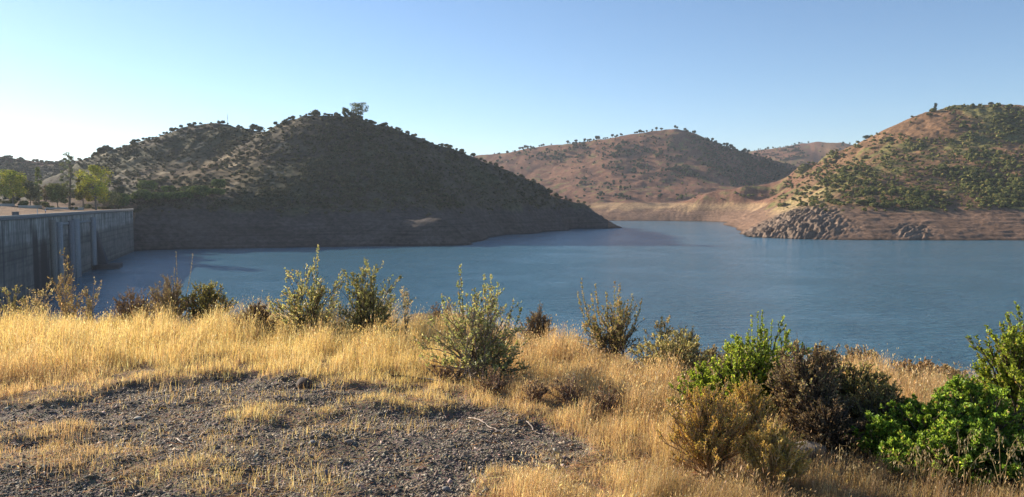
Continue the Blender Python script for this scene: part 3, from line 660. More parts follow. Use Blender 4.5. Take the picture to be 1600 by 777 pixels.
PL = [(190, 322, 303, 24, 405, 'smaller shaded round pine left of the pines above the dam end'), (223, 322, 297, 25, 421, 'round umbrella pine standing alone at the far end of the dam'),
      (247, 322, 301, 22, 428, 'flat topped pine second right of the dam end'), (230, 305, 283, 26, 470, 'olive coloured pine on the slope above the lone round one'),
      (263, 320, 291, 19, 446, 'narrow pine with a pointed top behind the front row'), (271, 322, 301, 25, 432, 'pine in the middle of the front row above the dark shore'),
      (291, 318, 292, 19, 452, 'small pine peeping over the front row'), (288, 322, 299, 22, 434, 'front row pine beneath the small peeping one'),
      (314, 324, 291, 30, 436, 'broadest round pine of the row above the dark shore'), (342, 312, 281, 24, 462, 'highest pine at the right end of the row'), (335, 322, 295, 24, 446, 'right end pine standing below the highest one')]
for px, yb, yt, w, Yd, lb in PL: tree_at(px, yb, yt, w, Yd, name='umbrella_pine', label=lb, group=PN, cols=PG, wts=W3, style='pine', nleaf=3600, leaf=.34)
def crest(px, y0=395, y1=880):
    i = np.searchsorted(tt, (px - CX) / F); j0 = np.searchsorted(yy, y0); j = j0 + np.argmax(SL[j0:np.searchsorted(yy, y1), i]); return tt[i] * yy[j], yy[j], Z[j, i]
def crest_tree(px, ytop, wpx, name, label, group, y0=395, y1=880, **k):
    k.setdefault('nleaf', 900)
    x, y, z = crest(px, y0, y1); zt = float(ray(px, ytop)[1]) * y; return tree(name, label, group, (x, y, z - .5), max(1.5, zt - z + .5), wpx / F * y, k.pop('cols', DG), W3, np.random.default_rng(int(px)), **k)
crest_tree(562, 162, 26, 'eucalyptus_tree', 'tall open tree on the summit of the dark hill', None, style='sparse', nleaf=1500, leaf=.42)
crest_tree(541, 169, 13, 'eucalyptus_tree', 'shorter dense tree left of the tall one on the summit', None, nleaf=900, leaf=.4)
crest_tree(550, 175, 10, 'eucalyptus_tree', 'small thin tree between the two summit trees', None, style='sparse', nleaf=400, leaf=.35)
crest_tree(494, 174, 15, 'round_bush', 'low round bush on the skyline left of the summit trees', None, style='pine', nleaf=700, leaf=.35)
for p, yt, w in ((1455, 161, 5), (1513, 162, 4), (1540, 160, 6), (1350, 212, 12), (1450, 172, 8)):
    crest_tree(p, yt, w, 'holm_oak', {1455: 'leftmost tiny tree on the top of the right hill', 1513: 'middle tiny tree on the top of the right hill', 1540: 'rightmost mushroom shaped tree on the top of the right hill', 1350: 'dark bushy tree where the right hill ridge starts to climb', 1450: 'flat dark tree below the left summit tree of the right hill'}[p], 'lone trees on the right hill skyline', 480, 1000, nleaf=900, leaf=.35, cols=OAKC)
rng = np.random.default_rng(44); q = []
for k in range(46):
    p = rng.uniform(-30, 205); y = rng.uniform(322, 395) if p < 135 else rng.uniform(360, 400); q.append(((p - CX) / F * y, y, float(hz(np.array((p - CX) / F * y), np.array(y))), rng.uniform(.8, 2.3), p, 0))
place(np.array(q), dsh + shr, 'd', 60, 'grove_shrub', 'shrub', 'low shrubs under the grove behind the dam', 'low green shrub growing under the grove trees behind the dam crest')
q = []
for k in range(26):
    p = rng.uniform(-40, 195); y = rng.uniform(400, 500); q.append(((p - CX) / F * y, y, float(hz(np.array((p - CX) / F * y), np.array(y))), rng.uniform(2.6, 4.4), p, 0))
place(np.array(q), dsh + oaks, 'd', 60, 'round_bush', 'tree', 'bushy trees massed behind the grove', 'dull green bushy tree in the mass behind the grove')
# radio mast and pylon
def mast(px, ytop, name, label, y0, y1):
    x, y, z = crest(px, y0, y1); zt = float(ray(px, ytop)[1]) * y; H_ = zt - z
    r = empty(name, (x, y, z)); tag(r, label, 'mast'); q = Acc(); s = .35
    cs = [(s, s), (-s, s), (-s, -s), (s, -s)]
    for cx, cy_ in cs: tubes(q, [(cx, cy_, -1)], [(cx * .35, cy_ * .35, H_ * .8)], .05, .04, (.35, .35, .36), 4)
    for k in range(8):
        z0, z1 = H_ * .1 * k, H_ * .1 * (k + 1)
        for j in range(4):
            a0, a1 = cs[j], cs[(j + 1) % 4]; f0, f1 = 1 - .8 * z0 / H_, 1 - .8 * z1 / H_; tubes(q, [(a0[0] * f0, a0[1] * f0, z0)], [(a1[0] * f1, a1[1] * f1, z1)], .03, .03, (.35, .35, .36), 3)
    q.build('lattice', M_METAL, r); q = Acc(); tubes(q, [(0, 0, H_ * .78)], [(0, 0, H_)], .05, .03, (.3, .3, .3), 5); q.build('antenna', M_METAL, r)
mast(358, 176, 'radio_mast', 'thin radio mast on the left skyline hill', 560, 760)
mast(783, 226, 'lattice_mast', 'faint lattice mast on the distant ridge beside the dark hill', 1200, 1800)

# low pale wall, kiosk, person and post behind the crest
def wall_run(p0, p1, Yd, label, y=316.8):
    t0, t1 = (p0 - CX) / F * Yd, (p1 - CX) / F * (Yd + 14); z = float(np.mean(hz(np.array([t0, t1]), np.array([Yd, Yd + 14.]))))
    r = empty('low_wall', (t0, Yd, z), math.atan2(14, t1 - t0)); tag(r, label, 'wall', 'pale low wall behind the dam crest'); L = math.hypot(14, t1 - t0)
    q = Acc(); boxa(q, 0, L, -.15, .15, -1.5, .75, (.42, .39, .34)); q.build('masonry', M_PAINT, r)
    q = Acc(); boxa(q, -.1, L + .1, -.22, .22, .753, .92, (.68, .64, .54)); q.build('capstone', M_PAINT, r)
wall_run(-40, 24, 318, 'pale low wall section at the left picture edge behind the crest'); wall_run(30, 66, 322, 'pale low wall section under the slim poplar'); wall_run(73, 131, 326, 'pale low wall section under the tallest grove trees')
def on_crest(px, off):
    s = s_of_px(px); c = DP + DU * s - DN * off; return float(c[0]), float(c[1])
kx, ky = on_crest(33.5, 1.2)
r = empty('concrete_kiosk', (kx, ky, CREST - .08), math.atan2(DU[1], DU[0])); tag(r, 'small dark concrete box standing on the dam crest', 'kiosk')
q = Acc(); boxa(q, -.7, .7, -.6, .6, 0, 1.0, (.16, .16, .16)); q.build('body', M_CONC2, r); q = Acc(); boxa(q, -.8, .8, -.7, .7, 1.003, 1.12, (.24, .24, .23)); q.build('lid', M_CONC2, r); q = Acc(); boxa(q, -.3, .3, -.63, -.603, .12, .85, (.1, .1, .1)); q.build('door', M_METAL, r)
def person(loc, rz, label, shirt, trousers):
    me = bpy.data.meshes.new('person')
    V = [(0, 0, .95), (0, .01, 1.15), (0, 0, 1.38), (0, 0, 1.47), (0, -.01, 1.56), (0, -.02, 1.68), (.11, 0, .88), (.12, -.02, .5), (.12, .02, .08), (.12, -.13, .04), (-.11, 0, .88), (-.13, .0, .5), (-.14, .05, .08), (-.14, -.1, .04),
         (.19, 0, 1.37), (.24, .04, 1.1), (.22, -.14, .93), (.20, -.22, .90), (-.19, 0, 1.37), (-.25, .04, 1.1), (-.22, -.12, .92), (-.2, -.2, .89)]
    E = [(0, 1), (1, 2), (2, 3), (3, 4), (4, 5), (0, 6), (6, 7), (7, 8), (8, 9), (0, 10), (10, 11), (11, 12), (12, 13), (2, 14), (14, 15), (15, 16), (16, 17), (2, 18), (18, 19), (19, 20), (20, 21)]
    Rr = [.15, .14, .15, .055, .085, .07, .095, .065, .045, .035, .095, .065, .045, .035, .065, .045, .035, .03, .065, .045, .035, .03]
    me.from_pydata(V, E, []); o = bpy.data.objects.new('tmp', me); COL.objects.link(o); md = o.modifiers.new('s', 'SKIN')
    for i, rv in enumerate(Rr): me.skin_vertices[0].data[i].radius = (rv, rv * .8)
    me.skin_vertices[0].data[0].use_root = True
    o.modifiers.new('b', 'SUBSURF').levels = 1
    dg = bpy.context.evaluated_depsgraph_get(); m2 = bpy.data.meshes.new_from_object(o.evaluated_get(dg)); bpy.data.objects.remove(o)
    n = len(m2.vertices); co = np.empty(n * 3, np.float32); m2.vertices.foreach_get('co', co); co = co.reshape(-1, 3)
    c = np.tile(np.array(shirt), (n, 1)); c[co[:, 2] < .95] = trousers; c[(co[:, 2] > .82) & (co[:, 2] < 1.0) & (co[:, 1] < -.1)] = (.45, .28, .2); c[co[:, 2] > 1.43] = (.45, .28, .2); c[(co[:, 2] > 1.6) | ((co[:, 2] > 1.5) & (co[:, 1] > .02))] = (.03, .02, .015); c[co[:, 2] < .09] = (.05, .05, .05)
    at_ = m2.color_attributes.new('Col', 'FLOAT_COLOR', 'POINT'); at_.data.foreach_set('color', np.c_[c, np.ones(n)].astype(np.float32).ravel())
    m2.materials.clear(); m2.materials.append(colmat('cloth_and_skin', .85, 20, .1, .1, .002)); m2.polygons.foreach_set('use_smooth', np.ones(len(m2.polygons), bool))
    p = link('person', m2, None, loc, rz); tag(p, label, 'person'); return p
px_, py_ = on_crest(75.5, .6); person((px_, py_, CREST - .08 + .005), rad(120), 'person in a pale blue shirt and dark trousers on the dam crest', (.62, .70, .9), (.04, .045, .08))
px_, py_ = on_crest(89.3, 5.0); q = Acc(); tubes(q, [(0, 0, 0)], [(0, 0, 1.5)], .14, .13, (.6, .6, .56), 10); tubes(q, [(0, 0, 1.5)], [(0, 0, 1.6)], .13, .05, (.6, .6, .56), 10)
tag(q.build('marker_post', M_PAINT, None, loc=(px_, py_, CREST - .08)), 'short white post on the crest right of the person', 'post')
# ------------------------------------------------------------------ dry grass
rg_ = np.random.default_rng(77)
def th_of(px): return math.degrees(math.atan((px - CX) / F))
def grassh(px, py, v):
    ins = inpoly(px, py, BARE); d = distpoly(px, py, BARE) * np.where(ins, -1, 1)
    lf = 1 - smooth(640, 760, px)
    h_ = .10 + smooth(12, 75, d) * (.155 * lf + .09 * (1 - lf))
    h_ = h_ * (1 - .25 * (1 - smooth(180, 420, px + (600 - py) * 1.5)) * smooth(555, 600, py))
    return np.where(ins, .06, h_ * (1 - .3 * smooth(680, 740, py) * (1 - lf)))
def blades(acc, x, y, z, H_, wd, col, rng, lean=.32, wind=(.10, -.03)):
    n = len(x); th = rng.uniform(0, 6.283, n); ln = rng.normal(0, 1, n) * lean * np.clip(.12 / H_, 1, 2.6)
    dx = np.cos(th) * ln + wind[0]; dy = np.sin(th) * ln + wind[1]
    f2 = rng.uniform(0, 3.1416, n); ax = np.stack([np.cos(f2), np.sin(f2) * .7, f2 * 0], 1) * (wd * .5)[:, None]
    b0 = np.stack([x, y, z], 1); m = b0 + np.stack([dx * H_ * .35, dy * H_ * .35, H_ * .55], 1); t = b0 + np.stack([dx * H_ * 1.1, dy * H_ * 1.1, H_ * (1 - .25 * np.abs(ln))], 1)
    v = np.stack([b0 - ax, b0 + ax, m + ax * .8, m - ax * .8, t], 1).reshape(-1, 3)
    o = (np.arange(n) * 5)[:, None]; c = np.repeat(col, 5, 0)
    n0 = acc.n; acc.add(v, np.array([[0, 1, 2, 3]]) + o, c); acc.f.append(np.array([[3, 2, 4]]) + o + n0)
    return t, np.stack([dx, dy, 1 + 0 * dx], 1)
def samp(n, r0, r1, rng, p=1.0):
    """positions over the strip r0..r1 of the view, denser towards the camera"""
    th = rng.uniform(-46, 60, n); E, _ = edge(th); u = rng.uniform(0, 1, n); r = r0 + (np.minimum(r1, 1e9) * 0 + (E + r1) - r0) * u ** p
    return np.sin(np.radians(th)) * r, np.cos(np.radians(th)) * r, r, E
GOLD = [(.74, .57, .28), (.66, .49, .22), (.80, .65, .37), (.48, .34, .16), (.84, .73, .50)]; GOLDW = [4, 3, 2.5, 1.2, 1]
TAN = [(.66, .47, .26), (.56, .38, .20), (.74, .58, .38), (.38, .25, .15), (.70, .54, .36)]
FOOT = []
# ------------------------------------------------------------------ gravel
rng = np.random.default_rng(9); n = 290000; th = rng.uniform(-41, 30, n); r = rng.uniform(3.5 ** 1, 9.0, n); x = np.sin(np.radians(th)) * r; y = np.cos(np.radians(th)) * r
v, px, py = dens(x, y); k = (rng.uniform(0, 1, n) < np.clip(1.05 - v * 1.0, .03, 1) * np.clip(.75 + .7 * fbm(x * 2.2, y * 2.2, 3, 59), .2, 1)) & (rng.uniform(0, 1, n) < 1.0)
x, y, r = x[k], y[k], r[k]; n = len(x); s = np.exp(rng.normal(math.log(.0055), .5, n)); s = np.minimum(s, .021)
ov = np.array([(1, 0, 0), (-1, 0, 0), (0, 1, 0), (0, -1, 0), (0, 0, 1), (0, 0, -1)], float)[None] + rng.normal(0, .28, (n, 6, 3))
sc = np.stack([s * rng.uniform(.8, 1.6, n), s * rng.uniform(.6, 1.1, n), s * rng.uniform(.3, .75, n)], 1); ov = ov * sc[:, None]
a = rng.uniform(0, 6.28, n); tl = rng.normal(0, .35, n); ca, sa = np.cos(a)[:, None], np.sin(a)[:, None]
ox = ov[..., 0] * ca - ov[..., 1] * sa; oy = ov[..., 0] * sa + ov[..., 1] * ca; oz = ov[..., 2] + ov[..., 0] * np.sin(tl)[:, None]
P = np.stack([ox + x[:, None], oy + y[:, None], oz + (gz(x, y) + s * .12)[:, None]], -1)
of = np.array([[0, 2, 4], [2, 1, 4], [1, 3, 4], [3, 0, 4], [2, 0, 5], [1, 2, 5], [3, 1, 5], [0, 3, 5]])
A_ = Acc(); A_.add(P.reshape(-1, 3), (of[None] + (np.arange(n) * 6)[:, None, None]).reshape(-1, 3), np.repeat(palette([(.245, .20, .152), (.165, .135, .102), (.33, .272, .205), (.44, .37, .28), (.21, .15, .105)], [4, 4, 2, .2, 1.2], n, rng, .2), 6, 0))
tag(A_.build('gravel', M_STONE), 'grey angular gravel spread over the bare patch of soil', 'gravel', kind='stuff')

def rock(px, py, wpx, label, c=(.16, .14, .12), flat=.6, seed=1, name='stone', group=None):
    x, y = gp(px, py); w = wpx / F * y; rng = np.random.default_rng(seed); vv, ff = ICO3
    d = vv * np.array([1, .75, flat]); 
    for i in range(7):
        nrm = randdir(1, rng)[0]; lim = rng.uniform(.45, .75); dt = d @ nrm; d = d - np.maximum(dt - lim, 0)[:, None] * nrm * .9
    d = d * (1 + .08 * fbm(vv[:, 0] * 2 + seed, vv[:, 1] * 2 + vv[:, 2], 4, 5))[:, None] * w * .55
    A_ = Acc(); A_.add(d, ff, np.tile(np.array(c), (len(d), 1)) * (1 + .2 * fbm(vv[:, 0] * 4, vv[:, 2] * 4, 3, 6))[:, None]); o = A_.build(name, M_STONE, None, loc=(x, y, float(gz(x, y)) + w * .55 * flat * .45)); o.rotation_euler = (0, 0, seed); tag(o, label, 'stone', group); return o
rock(476, 606, 33, 'dark brown rock the size of a fist at the upper edge of the bare patch', (.085, .06, .045), .62, 2, 'rock')
rock(506, 747, 17, 'round dark blue grey pebble low in the middle of the bare patch', (.10, .10, .13), .75, 3)
rock(697, 768, 12, 'small grey pebble near the bottom of the gravel', (.2, .19, .18), .6, 9)
rock(216, 656, 13, 'pale flat stone on the left half of the gravel', (.5, .44, .34), .3, 4); rock(187, 702, 18, 'flat light grey stone left of the middle of the gravel', (.34, .32, .30), .25, 5)
rock(155, 703, 11, 'small cream stone left of the flat light grey stone', (.55, .48, .38), .3, 6); rock(545, 697, 15, 'brownish stone in the middle of the gravel', (.26, .20, .15), .5, 7)
rock(488, 696, 14, 'greyish stone beside the brownish one in the gravel', (.22, .21, .20), .5, 8); rock(1266, 722, 60, 'big dusty boulder half buried in the shade of the bushes', (.20, .17, .145), .4, 12, 'boulder')
def stick(pts_, r, label, c=(.42, .34, .27), lift=.012):
    P = []
    for px, py in pts_:
        x, y = gp(px, py); P.append((x, y, float(gz(x, y)) + lift))
    P = np.array(P); q = np.linspace(0, len(P) - 1, len(P) * 4); Q_ = np.stack([np.interp(q, np.arange(len(P)), P[:, k]) for k in range(3)], 1); Q_[:, 2] += .006 * np.sin(q * 3); Q_[:, :2] += np.random.default_rng(int(pts_[0][0])).normal(0, .004, (len(Q_), 2))
    rr = np.linspace(r, r * .5, len(Q_)); A_ = Acc(); o0 = Q_[0].copy(); tubes(A_, (Q_ - o0)[:-1], (Q_ - o0)[1:], rr[:-1], rr[1:], c, 5)
    tag(A_.build('fallen_stick', M_BARK, None, loc=tuple(o0)), label, 'stick', 'dry sticks lying on the gravel')
stick([(733, 655), (752, 660), (768, 670), (782, 677), (797, 680)], .007, 'long pale bent twig at the upper right of the gravel')
stick([(824, 664), (834, 676), (846, 683), (856, 684)], .006, 'short pale twig right of the long bent one'); stick([(766, 654), (790, 660), (812, 666), (840, 672)], .005, 'dark thin twig behind the pale bent one', (.10, .07, .05))
stick([(612, 601), (640, 601), (665, 604), (700, 612)], .012, 'dark weathered branch at the top of the gravel left of the open bush', (.07, .055, .045), .03)
stick([(845, 738), (868, 741), (890, 744)], .006, 'dark stick at the lower right end of the gravel', (.12, .08, .06)); stick([(276, 690), (286, 699)], .006, 'short bright twig on the left half of the gravel', (.6, .5, .4))
stick([(282, 620), (300, 613), (318, 610)], .006, 'grey twig lying near the upper left edge of the gravel', (.2, .17, .14)); stick([(360, 768), (385, 766), (400, 770), (408, 777)], .006, 'curved cream twig at the bottom of the picture', (.55, .45, .34))
stick([(350, 746), (390, 743), (425, 740)], .005, 'dark straight twig at the bottom left of the gravel', (.08, .06, .05)); stick([(470, 690), (500, 690), (528, 688)], .004, 'very thin dark twig across the middle of the gravel', (.1, .08, .06))

# ------------------------------------------------------------------ bushes
def bez(a, c, b, k):
    u = np.linspace(0, 1, k)[None, :, None]; return (1 - u) ** 2 * a[:, None] + 2 * u * (1 - u) * c[:, None] + u * u * b[:, None]
def bush(name, label, px, top, w, Yd=None, base=None, stems=16, twigs=220, subs=3, nleaf=2500, L=.03, lw=.28, cols=None, wts=None, bark=(.10, .075, .055), spires=(), mat=None,
         group=None, lo=.25, tl=.2, r0=.008, up=.5, seed=None, fol='foliage', inner=0., thick=1.0, cat='bush'):
    rng = np.random.default_rng(seed if seed is not None else int(px * 3 + top))
    if base is not None:
        x, y = gp(px, base); th = th_of(px); ym = (float(edge(np.array(th))[0]) - .35) * math.cos(math.radians(th)); x, y = (x, y) if y < ym else ((px - CX) / F * ym, ym)
    else:
        th = th_of(px); E = float(edge(np.array(th))[0]); y = (E + (Yd or -.3)) * math.cos(math.radians(th)); x = (px - CX) / F * y
    z = float(gz(x, y)); H_ = max(.12, float(ray(px, top)[1]) * y - z); Rr = w / 2 / F * y
    root = empty(name, (x, y, z)); tag(root, label, cat, group); FOOT.append((x, y - .15 * Rr, Rr * (1.0 if base is not None else .6)))
    an = rng.uniform(0, 6.283, stems); hh = rng.uniform(lo, 1, stems) ** .8; rd_ = np.sqrt(np.clip(1.03 - hh ** 3, .02, 1)) * rng.uniform(.45, 1.1, stems)
    tgt = np.stack([np.cos(an) * rd_ * Rr, np.sin(an) * rd_ * Rr, hh * H_ * rng.uniform(.85, 1.0, stems)], 1)
    b0 = np.c_[rng.normal(0, Rr * (.25 if up < .8 else .1), (stems, 2)), np.full(stems, -.03)]
    ct = tgt * np.array([.35, .35, .62]) + rng.normal(0, Rr * .08, (stems, 3)); B = bez(b0, ct, tgt, 7)
    S_ = Acc(); rr = r0 * np.linspace(1, .35, 7)
    bc = np.array(bark)
    tubes(S_, B[:, :-1].reshape(-1, 3), B[:, 1:].reshape(-1, 3), np.tile(rr[:-1], stems), np.tile(rr[1:], stems), np.clip(bc * rng.uniform(.7, 1.4, (stems * 6, 1)), 0, 1), 4)
    def along(B_, n, u0):
        i = rng.integers(0, len(B_), n); u = rng.uniform(u0, 1, n) * (B_.shape[1] - 1.001); j = u.astype(int); f = (u - j)[:, None]
        p = B_[i, j] * (1 - f) + B_[i, j + 1] * f; d = B_[i, j + 1] - B_[i, j]; return p, d / (np.linalg.norm(d, axis=1, keepdims=True) + 1e-9), i
    size = max(Rr, H_)
    def shoot(B_, n, u0, ln, spread):
        p, d, i = along(B_, n, u0); out = p * np.array([1 / Rr, 1 / Rr, 0]); d2 = d + randdir(n, rng) * spread + np.array([0, 0, up]) + out * .35
        d2 /= np.linalg.norm(d2, axis=1, keepdims=True); q_ = p + d2 * (ln * rng.uniform(.4, 1.1, n))[:, None]
        q_[:, 2] = np.maximum(q_[:, 2], .015)
        return bez(p, (p + q_) / 2 + rng.normal(0, ln * .08, (n, 3)), q_, 4)
    T1 = shoot(B, twigs, .22, tl * size * 1.3, .7); n1 = len(T1)
    tubes(S_, T1[:, :-1].reshape(-1, 3), T1[:, 1:].reshape(-1, 3), r0 * .32 * thick, r0 * .2 * thick, np.clip(bc * 1.2 * rng.uniform(.7, 1.5, (n1 * 3, 1)), 0, 1), 3)
    T2 = shoot(T1, twigs * subs, .3, tl * size * .7, .6); n2 = len(T2)
    tubes(S_, T2[:, :-1].reshape(-1, 3), T2[:, 1:].reshape(-1, 3), r0 * .17 * thick, r0 * .1 * thick, np.clip(bc * 1.4 * rng.uniform(.7, 1.5, (n2 * 3, 1)), 0, 1), 3)
    Lf = Acc()
    if nleaf:
        p, d, i = along(T2, nleaf, .15); tw = rng.uniform(.75, 1.25, n2)[i][:, None]
        leaves(Lf, p, d + randdir(nleaf, rng) * .9, L * rng.uniform(.6, 1.25, nleaf), L * lw * rng.uniform(.8, 1.2, nleaf), np.clip(palette(cols, wts, nleaf, rng, .18) * tw, 0, .9), rng)
    for sx0, st in spires:
        bx = (sx0 - px) / F * y; hz_ = float(ray(sx0, st)[1]) * y - z; rt = np.array([[bx * .25, rng.normal(0, .05), 0.]]); tp = np.array([[bx, rng.normal(0, .05), hz_]])
        Bs = bez(rt, (rt + tp) / 2 + np.array([[bx * .25, 0, .05]]), tp, 9); tubes(S_, Bs[0, :-1], Bs[0, 1:], r0 * .45 * np.linspace(1, .3, 8), r0 * .45 * np.linspace(.9, .25, 8), bc, 4)
        nl = int(26 + hz_ * 60); p, d, i = along(Bs, nl, .45); leaves(Lf, p, d * .8 + randdir(nl, rng), L * rng.uniform(.5, 1.1, nl), L * lw * 1.1, palette(cols, wts, nl, rng, .18), rng)
    S_.build('stems', M_BARK, root)
    if Lf.n: Lf.build(fol, mat or M_LEAF, root)
    return root
OL = [(0.338, 0.350, 0.150), (0.450, 0.438, 0.200), (0.250, 0.263, 0.112), (0.600, 0.500, 0.275), (0.425, 0.300, 0.175)]; OLW = [3, 3, 2, 1.3, 1]
BR = [(0.299, 0.207, 0.115), (0.380, 0.265, 0.149), (0.230, 0.161, 0.092), (0.460, 0.345, 0.207)]; BRW = [3, 2, 2, 1]
RB = [(.38, .29, .15), (.30, .25, .12), (.46, .36, .20), (.34, .32, .14)]
GRN = [(0.290, 0.373, 0.048), (0.386, 0.497, 0.069), (0.207, 0.276, 0.041), (0.511, 0.593, 0.110), (0.414, 0.310, 0.115)]; GRW = [3, 2.5, 2, 1, .45]
DGR = [(0.220, 0.338, 0.051), (0.321, 0.456, 0.068), (0.152, 0.237, 0.040), (0.507, 0.642, 0.118), (0.468, 0.351, 0.130)]
ORN = [(0.604, 0.431, 0.115), (0.489, 0.374, 0.101), (0.719, 0.475, 0.144), (0.389, 0.331, 0.101), (0.604, 0.331, 0.115)]; ORW = [3, 3, 2, 2, 1]
PAL = [(.60, .52, .24), (.48, .43, .18), (.70, .62, .36), (.38, .36, .14)]
STR = [(.52, .42, .24), (.62, .52, .34), (.40, .30, .17), (.30, .27, .12)]
WEED = dict(stems=14, twigs=60, subs=2, nleaf=700, L=.03, lw=.3, cols=STR, wts=[3, 2, 2, 2], bark=(.30, .22, .13), r0=.005, lo=.45, tl=.14, up=.8, mat=M_DRY)
def W_(**k): d_ = dict(WEED); d_.update(k); return d_
# along the brink, left to right
bush('seeding_weed', 'leafy grey green weeds at the left picture edge before the dam', 12, 437, 60, .5, **W_(cols=[(.2, .2, .09), (.3, .28, .13), (.45, .38, .2)], wts=[3, 2, 2], nleaf=1300, twigs=110))
bush('seeding_weed', 'straw coloured seeding weed right of the leafy one at the left edge', 62, 448, 50, .5, **W_(nleaf=1100, twigs=100))
bush('seeding_weed', 'tallest tan weed rising in front of the dam', 101, 374, 22, 1.2, **W_(stems=6, twigs=55, nleaf=420, cols=[(.36, .27, .14), (.30, .27, .10), (.24, .17, .09)], wts=[2, 2, 1], tl=.07, r0=.006, lo=.55))
bush('seeding_weed', 'brown bushy weed around the foot of the tallest tan one', 104, 424, 66, .6, **W_(nleaf=1500, twigs=130, cols=[(.32, .22, .12), (.42, .32, .18), (.25, .2, .09)], wts=[2, 2, 2]))
bush('seeding_weed', 'pale plumed weed just left of where the open water begins', 136, 428, 30, .6, **W_(stems=9, nleaf=700))
bush('low_bush', 'dark brown low bush at the brink left of the reddish one', 202, 459, 76, .2, stems=67, twigs=630, subs=4, nleaf=8400, L=.015, lw=.4, cols=BR, wts=BRW, bark=(.16, .11, .07), mat=M_DRY, tl=.16, thick=1.6)
bush('low_bush', 'reddish brown bush with two tall stalks at the brink', 262, 440, 66, -.1, stems=62, twigs=630, subs=4, nleaf=7600, L=.016, lw=.4, cols=RB, wts=BRW, bark=(.22, .16, .10), mat=M_DRY, tl=.16, spires=[(279, 393), (298, 397), (272, 418)], thick=1.6)
bush('low_bush', 'yellow green rounded bush beside the reddish brown one', 318, 446, 80, -.2, stems=62, twigs=570, subs=3, nleaf=9600, L=.025, lw=.32, cols=[(.22, .21, .06), (.30, .27, .08), (.15, .15, .05), (.36, .28, .12)], wts=[3, 3, 2, 1], tl=.16, thick=1.6)
bush('low_bush', 'very dark brown cushion shaped bush in the golden grass', 401, 476, 62, -1.2, stems=67, twigs=630, subs=4, nleaf=7200, L=.015, lw=.4, cols=[(.17, .11, .07), (.22, .14, .085)], wts=[1, 1], bark=(.06, .042, .035), mat=M_DRY, tl=.16, thick=1.6)
CG = 'open leafy bushes along the brink'
bush('leafy_bush', 'leafy bush with one tall spire standing before the lake', 484, 422, 118, -1.0, stems=50, twigs=420, subs=3, nleaf=4600, L=.034, lw=.26, cols=OL, wts=OLW, spires=[(493, 384), (491, 400), (468, 425), (445, 450)], group=CG, lo=.06, tl=.15, up=.55)
bush('leafy_bush', 'rounder darker leafy bush right of the one with the tall spire', 573, 424, 104, -1.0, stems=50, twigs=420, subs=3, nleaf=5200, L=.034, lw=.28, cols=[(.26, .27, .11), (.34, .33, .14), (.19, .19, .085), (.42, .35, .17)], wts=[3, 2, 2, 1], spires=[(585, 418), (556, 428), (540, 440)], group=CG, lo=.06, tl=.16, up=.5)
bush('seeding_weed', 'thin whitish weed right of the rounder leafy bush', 632, 440, 26, -.4, **W_(stems=9, twigs=36, nleaf=260, cols=[(.6, .55, .42), (.5, .42, .28)], wts=[1, 1]))
bush('leafy_bush', 'wide open twiggy bush standing alone beside the gravel', 745, 458, 160, base=599, stems=80, twigs=620, subs=3, nleaf=6500, L=.032, lw=.24, cols=[(.32, .35, .14), (.42, .43, .20), (.24, .27, .11), (.52, .45, .26), (.40, .29, .17)], wts=OLW, bark=(.22, .17, .13),
     spires=[(719, 414), (716, 440), (758, 428), (768, 433), (779, 440), (690, 462), (803, 470), (815, 478)], group=CG, lo=.02, tl=.15, up=.5, r0=.009)
bush('low_bush', 'brown dry bush on the brink right of the open twiggy bush', 838, 487, 54, .1, stems=52, twigs=450, subs=4, nleaf=4400, L=.018, lw=.35, cols=BR, wts=BRW, mat=M_DRY, tl=.16, thick=1.6)
bush('low_bush', 'small dull brown bush seen through the left of the open twiggy bush', 690, 481, 90, .3, stems=62, twigs=450, subs=4, nleaf=4400, L=.018, lw=.35, cols=[(.30, .19, .11), (.24, .15, .09)], wts=[1, 1], mat=M_DRY, tl=.16, thick=1.6)
bush('leafy_bush', 'leafy bush crowned by many thin spires left of the pale mound', 957, 478, 130, base=553, stems=60, twigs=400, subs=3, nleaf=4600, L=.028, lw=.25, cols=[(.33, .30, .12), (.40, .31, .15), (.24, .23, .10), (.44, .30, .17)], wts=[3, 3, 2, 2],
     spires=[(907, 434), (903, 455), (931, 444), (926, 460), (960, 438), (972, 446), (967, 460), (990, 458), (1002, 466), (949, 458), (982, 470)], group=CG, lo=.05, tl=.16, up=.5)
bush('low_bush', 'dark bush on the brink behind the pale yellow mound', 1072, 517, 52, .1, stems=62, twigs=480, subs=4, nleaf=5200, L=.018, lw=.35, cols=[(.17, .15, .07), (.21, .18, .08)], wts=[1, 1], mat=M_DRY, tl=.16, thick=1.6)
bush('seeding_weed', 'pale feathery weed sticking up behind the yellow mound', 1040, 500, 44, -.3, **W_(nleaf=900, twigs=90))
bush('low_bush', 'pale yellow rounded mound shaped bush', 1050, 523, 122, base=603, stems=114, twigs=840, subs=4, nleaf=14000, L=.025, lw=.22, cols=PAL, wts=[3, 2, 2, 1.5], bark=(.22, .17, .09), mat=M_DRY, tl=.13, up=.9, thick=1.6)
bush('low_bush', 'brown scrubby bush on the brink beside the lentisc top', 1118, 545, 60, -.2, stems=52, twigs=360, subs=3, nleaf=3600, L=.022, lw=.3, cols=STR, wts=[3, 2, 2, 2], mat=M_DRY, tl=.16, thick=1.6)
bush('low_bush', 'rust brown bush on the brink above the shaded hollow', 1352, 543, 78, 0, stems=67, twigs=570, subs=4, nleaf=6000, L=.019, lw=.35, cols=RB, wts=BRW, bark=(.16, .10, .07), mat=M_DRY, tl=.15, thick=1.6)
